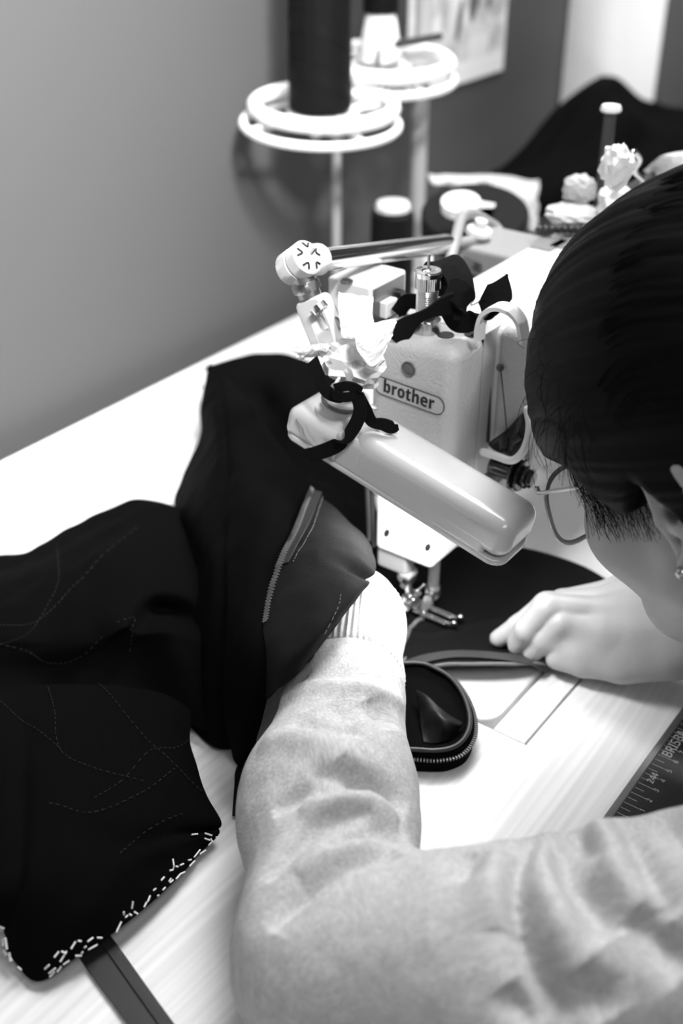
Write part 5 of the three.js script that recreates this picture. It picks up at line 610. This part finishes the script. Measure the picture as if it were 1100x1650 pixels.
{ const lf = legF(0), g = nets((x, y, z) => Math.max(lf(x, y, z) + 0.004 * nz(x * 12, y * 12, z * 12), -0.69 - y), [-0.26, -0.75, 0.04], [0.32, -0.02, 0.75], 0.011); part(pr, 'trousers', world(g), mat(0.02, 0.9));
  for (const a of [ankL, ankR]) { const sh = (x, y, z) => Math.max(smin(caps([a[0], -0.71, a[2] + 0.02], [a[0], -0.72, a[2] - 0.15], 0.043, 0.036)(x, y, z), caps([a[0], -0.66, a[2]], [a[0], -0.71, a[2]], 0.045, 0.045)(x, y, z), 0.03), -0.748 - y); part(pr, 'shoe', world(nets(sh, [a[0] - 0.08, -0.76, a[2] - 0.22], [a[0] + 0.08, -0.58, a[2] + 0.09], 0.007)), mat(0.02, 0.6)); } }
// hair: a shell over the skull with combed strands and flyaways
{ const el = ell([0, 0.036, -0.003], [0.095, 0.119, 0.131]), bun = ell([0.01, 0.06, -0.13], [0.05, 0.05, 0.045]), cut = (x, y, z) => { const t = Math.max(0, Math.min(1, (z + 0.045) / 0.05)), yc = -0.075 + t * 0.092 + Math.max(0, z - 0.03) * 0.3 * Math.max(0, 1 - Math.abs(x) / 0.06) - (Math.abs(x) > 0.05 ? 0.026 * Math.exp(-Math.pow((z - 0.028) / 0.02, 2)) : 0); return yc - y; };
  const f = (x, y, z) => { const streak = 0.0011 * nz(Math.atan2(x, y - 0.03) * 22, z * 4, 1) + 0.0016 * nz(Math.atan2(x, y - 0.03) * 8, z * 6, 7); let d = smin(el(x, y, z), bun(x, y, z), 0.03) + streak; return smax(d, cut(x, y, z), 0.012); };
  const g = nets(f, [-0.12, -0.11, -0.19], [0.12, 0.17, 0.12], 0.0028);
  const h = part(pr, 'hair', fromHead(g), M.hair, 'dark hair');
  const st2 = [], surf = (th, ph) => { const d = [Math.sin(ph) * Math.cos(th), Math.cos(ph), Math.sin(ph) * Math.sin(th)]; return [d[0] * 0.0965, 0.036 + d[1] * 0.1185, -0.018 + d[2] * 0.1185]; };
  for (let i = 0; i < 420; i++) { const x0 = rr(-1.45, 1.45), a0 = rr(-0.1, 0.9), pts = []; for (let k = 0; k < 6; k++) { const t = a0 + k * 0.16, c = Math.cos(x0), l = 1 + rr(0, 0.012); pts.push(HD.w([Math.sin(x0) * 0.0965 * l, 0.036 + c * Math.sin(t + 0.25) * 0.1185 * l, -0.018 + c * Math.cos(t + 0.25) * 0.1185 * l])); } st2.push(tube(pts, 0.00022, 8, 3)); }
  // loose hairs standing off the temple and forehead
  for (let i = 0; i < 130; i++) { const x0 = rr(-1.2, -0.1), t0 = rr(0.15, 0.75), c = Math.cos(x0), a = [Math.sin(x0) * 0.09, 0.036 + c * Math.sin(t0) * 0.114, -0.018 + c * Math.cos(t0) * 0.114], o = [Math.sin(x0), c * Math.sin(t0), c * Math.cos(t0)], L = rr(0.006, 0.03), dy = rr(-0.05, -0.01); st2.push(tube([a, [a[0] + o[0] * L * 0.6, a[1] + o[1] * L * 0.6 + dy * 0.2, a[2] + o[2] * L * 0.6 + 0.004], [a[0] + o[0] * L, a[1] + o[1] * L + dy * 0.6, a[2] + o[2] * L], [a[0] + o[0] * L * 1.05 + rr(-0.008, 0.008), a[1] + o[1] * L + dy, a[2] + o[2] * L * 0.95]].map(HD.w), 0.00014, 12, 3)); }
  for (let i = 0; i < 420; i++) { const z = rr(0.002, 0.058), x = -0.0735; st2.push(tube([[x - 0.008, 0.03, z], [x - 0.004, 0.006, z + rr(-0.005, 0.005)], [x + rr(-0.002, 0.001), rr(-0.026, 0.004), z + rr(-0.01, 0.008)]].map(HD.w), 0.00013, 10, 3)); }
  const s = part(h, 'loose_strands', st2, M.hair); s.userData.kind = 'stuff';
  part(pr, 'earring', [new THREE.SphereGeometry(0.0032, 16, 12).translate(...V(HD.w([-0.0835, -0.038, -0.004])).toArray())], M.steel, 'small round metal earring'); }
// glasses
{ const gl = thing('eyeglasses', 'thin metal rimmed glasses worn by the person bending over the machine', 'glasses', HD.w([0, 0, 0.1]));
  const outline = (s) => Array.from({ length: 40 }, (_, i) => { const a = i / 40 * 6.2832, c = Math.cos(a), d = Math.sin(a), k = Math.pow(Math.abs(c) ** 3 + Math.abs(d) ** 3, -1 / 3); return [s * 0.0365 + c * k * 0.0305, -0.014 + d * k * 0.023, 0.103 - Math.abs(s * 0.0365 + c * k * 0.0305) * 0.12]; });
  for (const s of [-1, 1]) { const o = outline(s); part(gl, 'rim', tube(o.map(HD.w), 0.0009, 120, 8, true), M.steel); part(gl, 'lens_edge', tube(o.map(([a, b, c]) => HD.w([s * 0.0365 + (a - s * 0.0365) * 0.955, -0.014 + (b + 0.014) * 0.945, c])), 0.001, 120, 8, true), mat(0.32, 0.2), 'pale bevelled lens edge');
    const c = [s * 0.0365, -0.014, 0.0985], pos = [], idx = []; for (const dz of [0.0006, -0.0006]) { pos.push(...HD.w([c[0], c[1], c[2] + dz])); for (const p of o) pos.push(...HD.w([p[0], p[1], p[2] + dz])); } const n = o.length; for (let i = 0; i < n; i++) { const a = 1 + i, b = 1 + (i + 1) % n, q = n + 1; idx.push(0, a, b, q, q + b, q + a, a, q + a, b, b, q + a, q + b); }
    const g = new THREE.BufferGeometry(); g.setAttribute('position', new THREE.Float32BufferAttribute(pos, 3)); g.setIndex(idx); g.computeVertexNormals(); part(gl, 'lens', world(clean(g)), M.lens);
    part(gl, 'temple', [tube([[s * 0.0655, 0.0, 0.0955], [s * 0.0695, 0.002, 0.0965], [s * 0.0725, 0.003, 0.084], [s * 0.077, 0.01, 0.03], [s * 0.082, 0.022, -0.008], [s * 0.084, 0.012, -0.032], [s * 0.08, -0.012, -0.042]].map(HD.w), 0.0012, 80, 8), lathe([[0, -0.0016], [0.0017, -0.0016], [0.0017, 0.0016], [0, 0.0016]], HD.w([s * 0.069, 0.0035, 0.0965]), HD.up.toArray())], M.steel); }
  part(gl, 'bridge', tube([[-0.009, -0.004, 0.1], [-0.004, 0.0, 0.104], [0.004, 0.0, 0.104], [0.009, -0.004, 0.1]].map(HD.w), 0.0009, 20, 8), M.steel); }
// stool under the person
{ const s = thing('stool', 'round padded stool under the seated person', 'stool', [0.03, -T, 0.6]);
  part(s, 'seat', lathe([[0, -0.36], [0.17, -0.36], [0.18, -0.35], [0.18, -0.325], [0.165, -0.31], [0, -0.306]], [0.03, 0, 0.6]), M.black);
  for (let i = 0; i < 4; i++) { const a = i * 1.5708 + 0.785; part(s, 'leg', rod([0.03 + Math.cos(a) * 0.12, -0.355, 0.6 + Math.sin(a) * 0.12], [0.03 + Math.cos(a) * 0.19, -T + 0.002, 0.6 + Math.sin(a) * 0.19], 0.012), M.steel); } }

scene.traverse((o) => { if (o.isMesh) o.castShadow = o.receiveShadow = true; });
renderer.render(scene, camera);
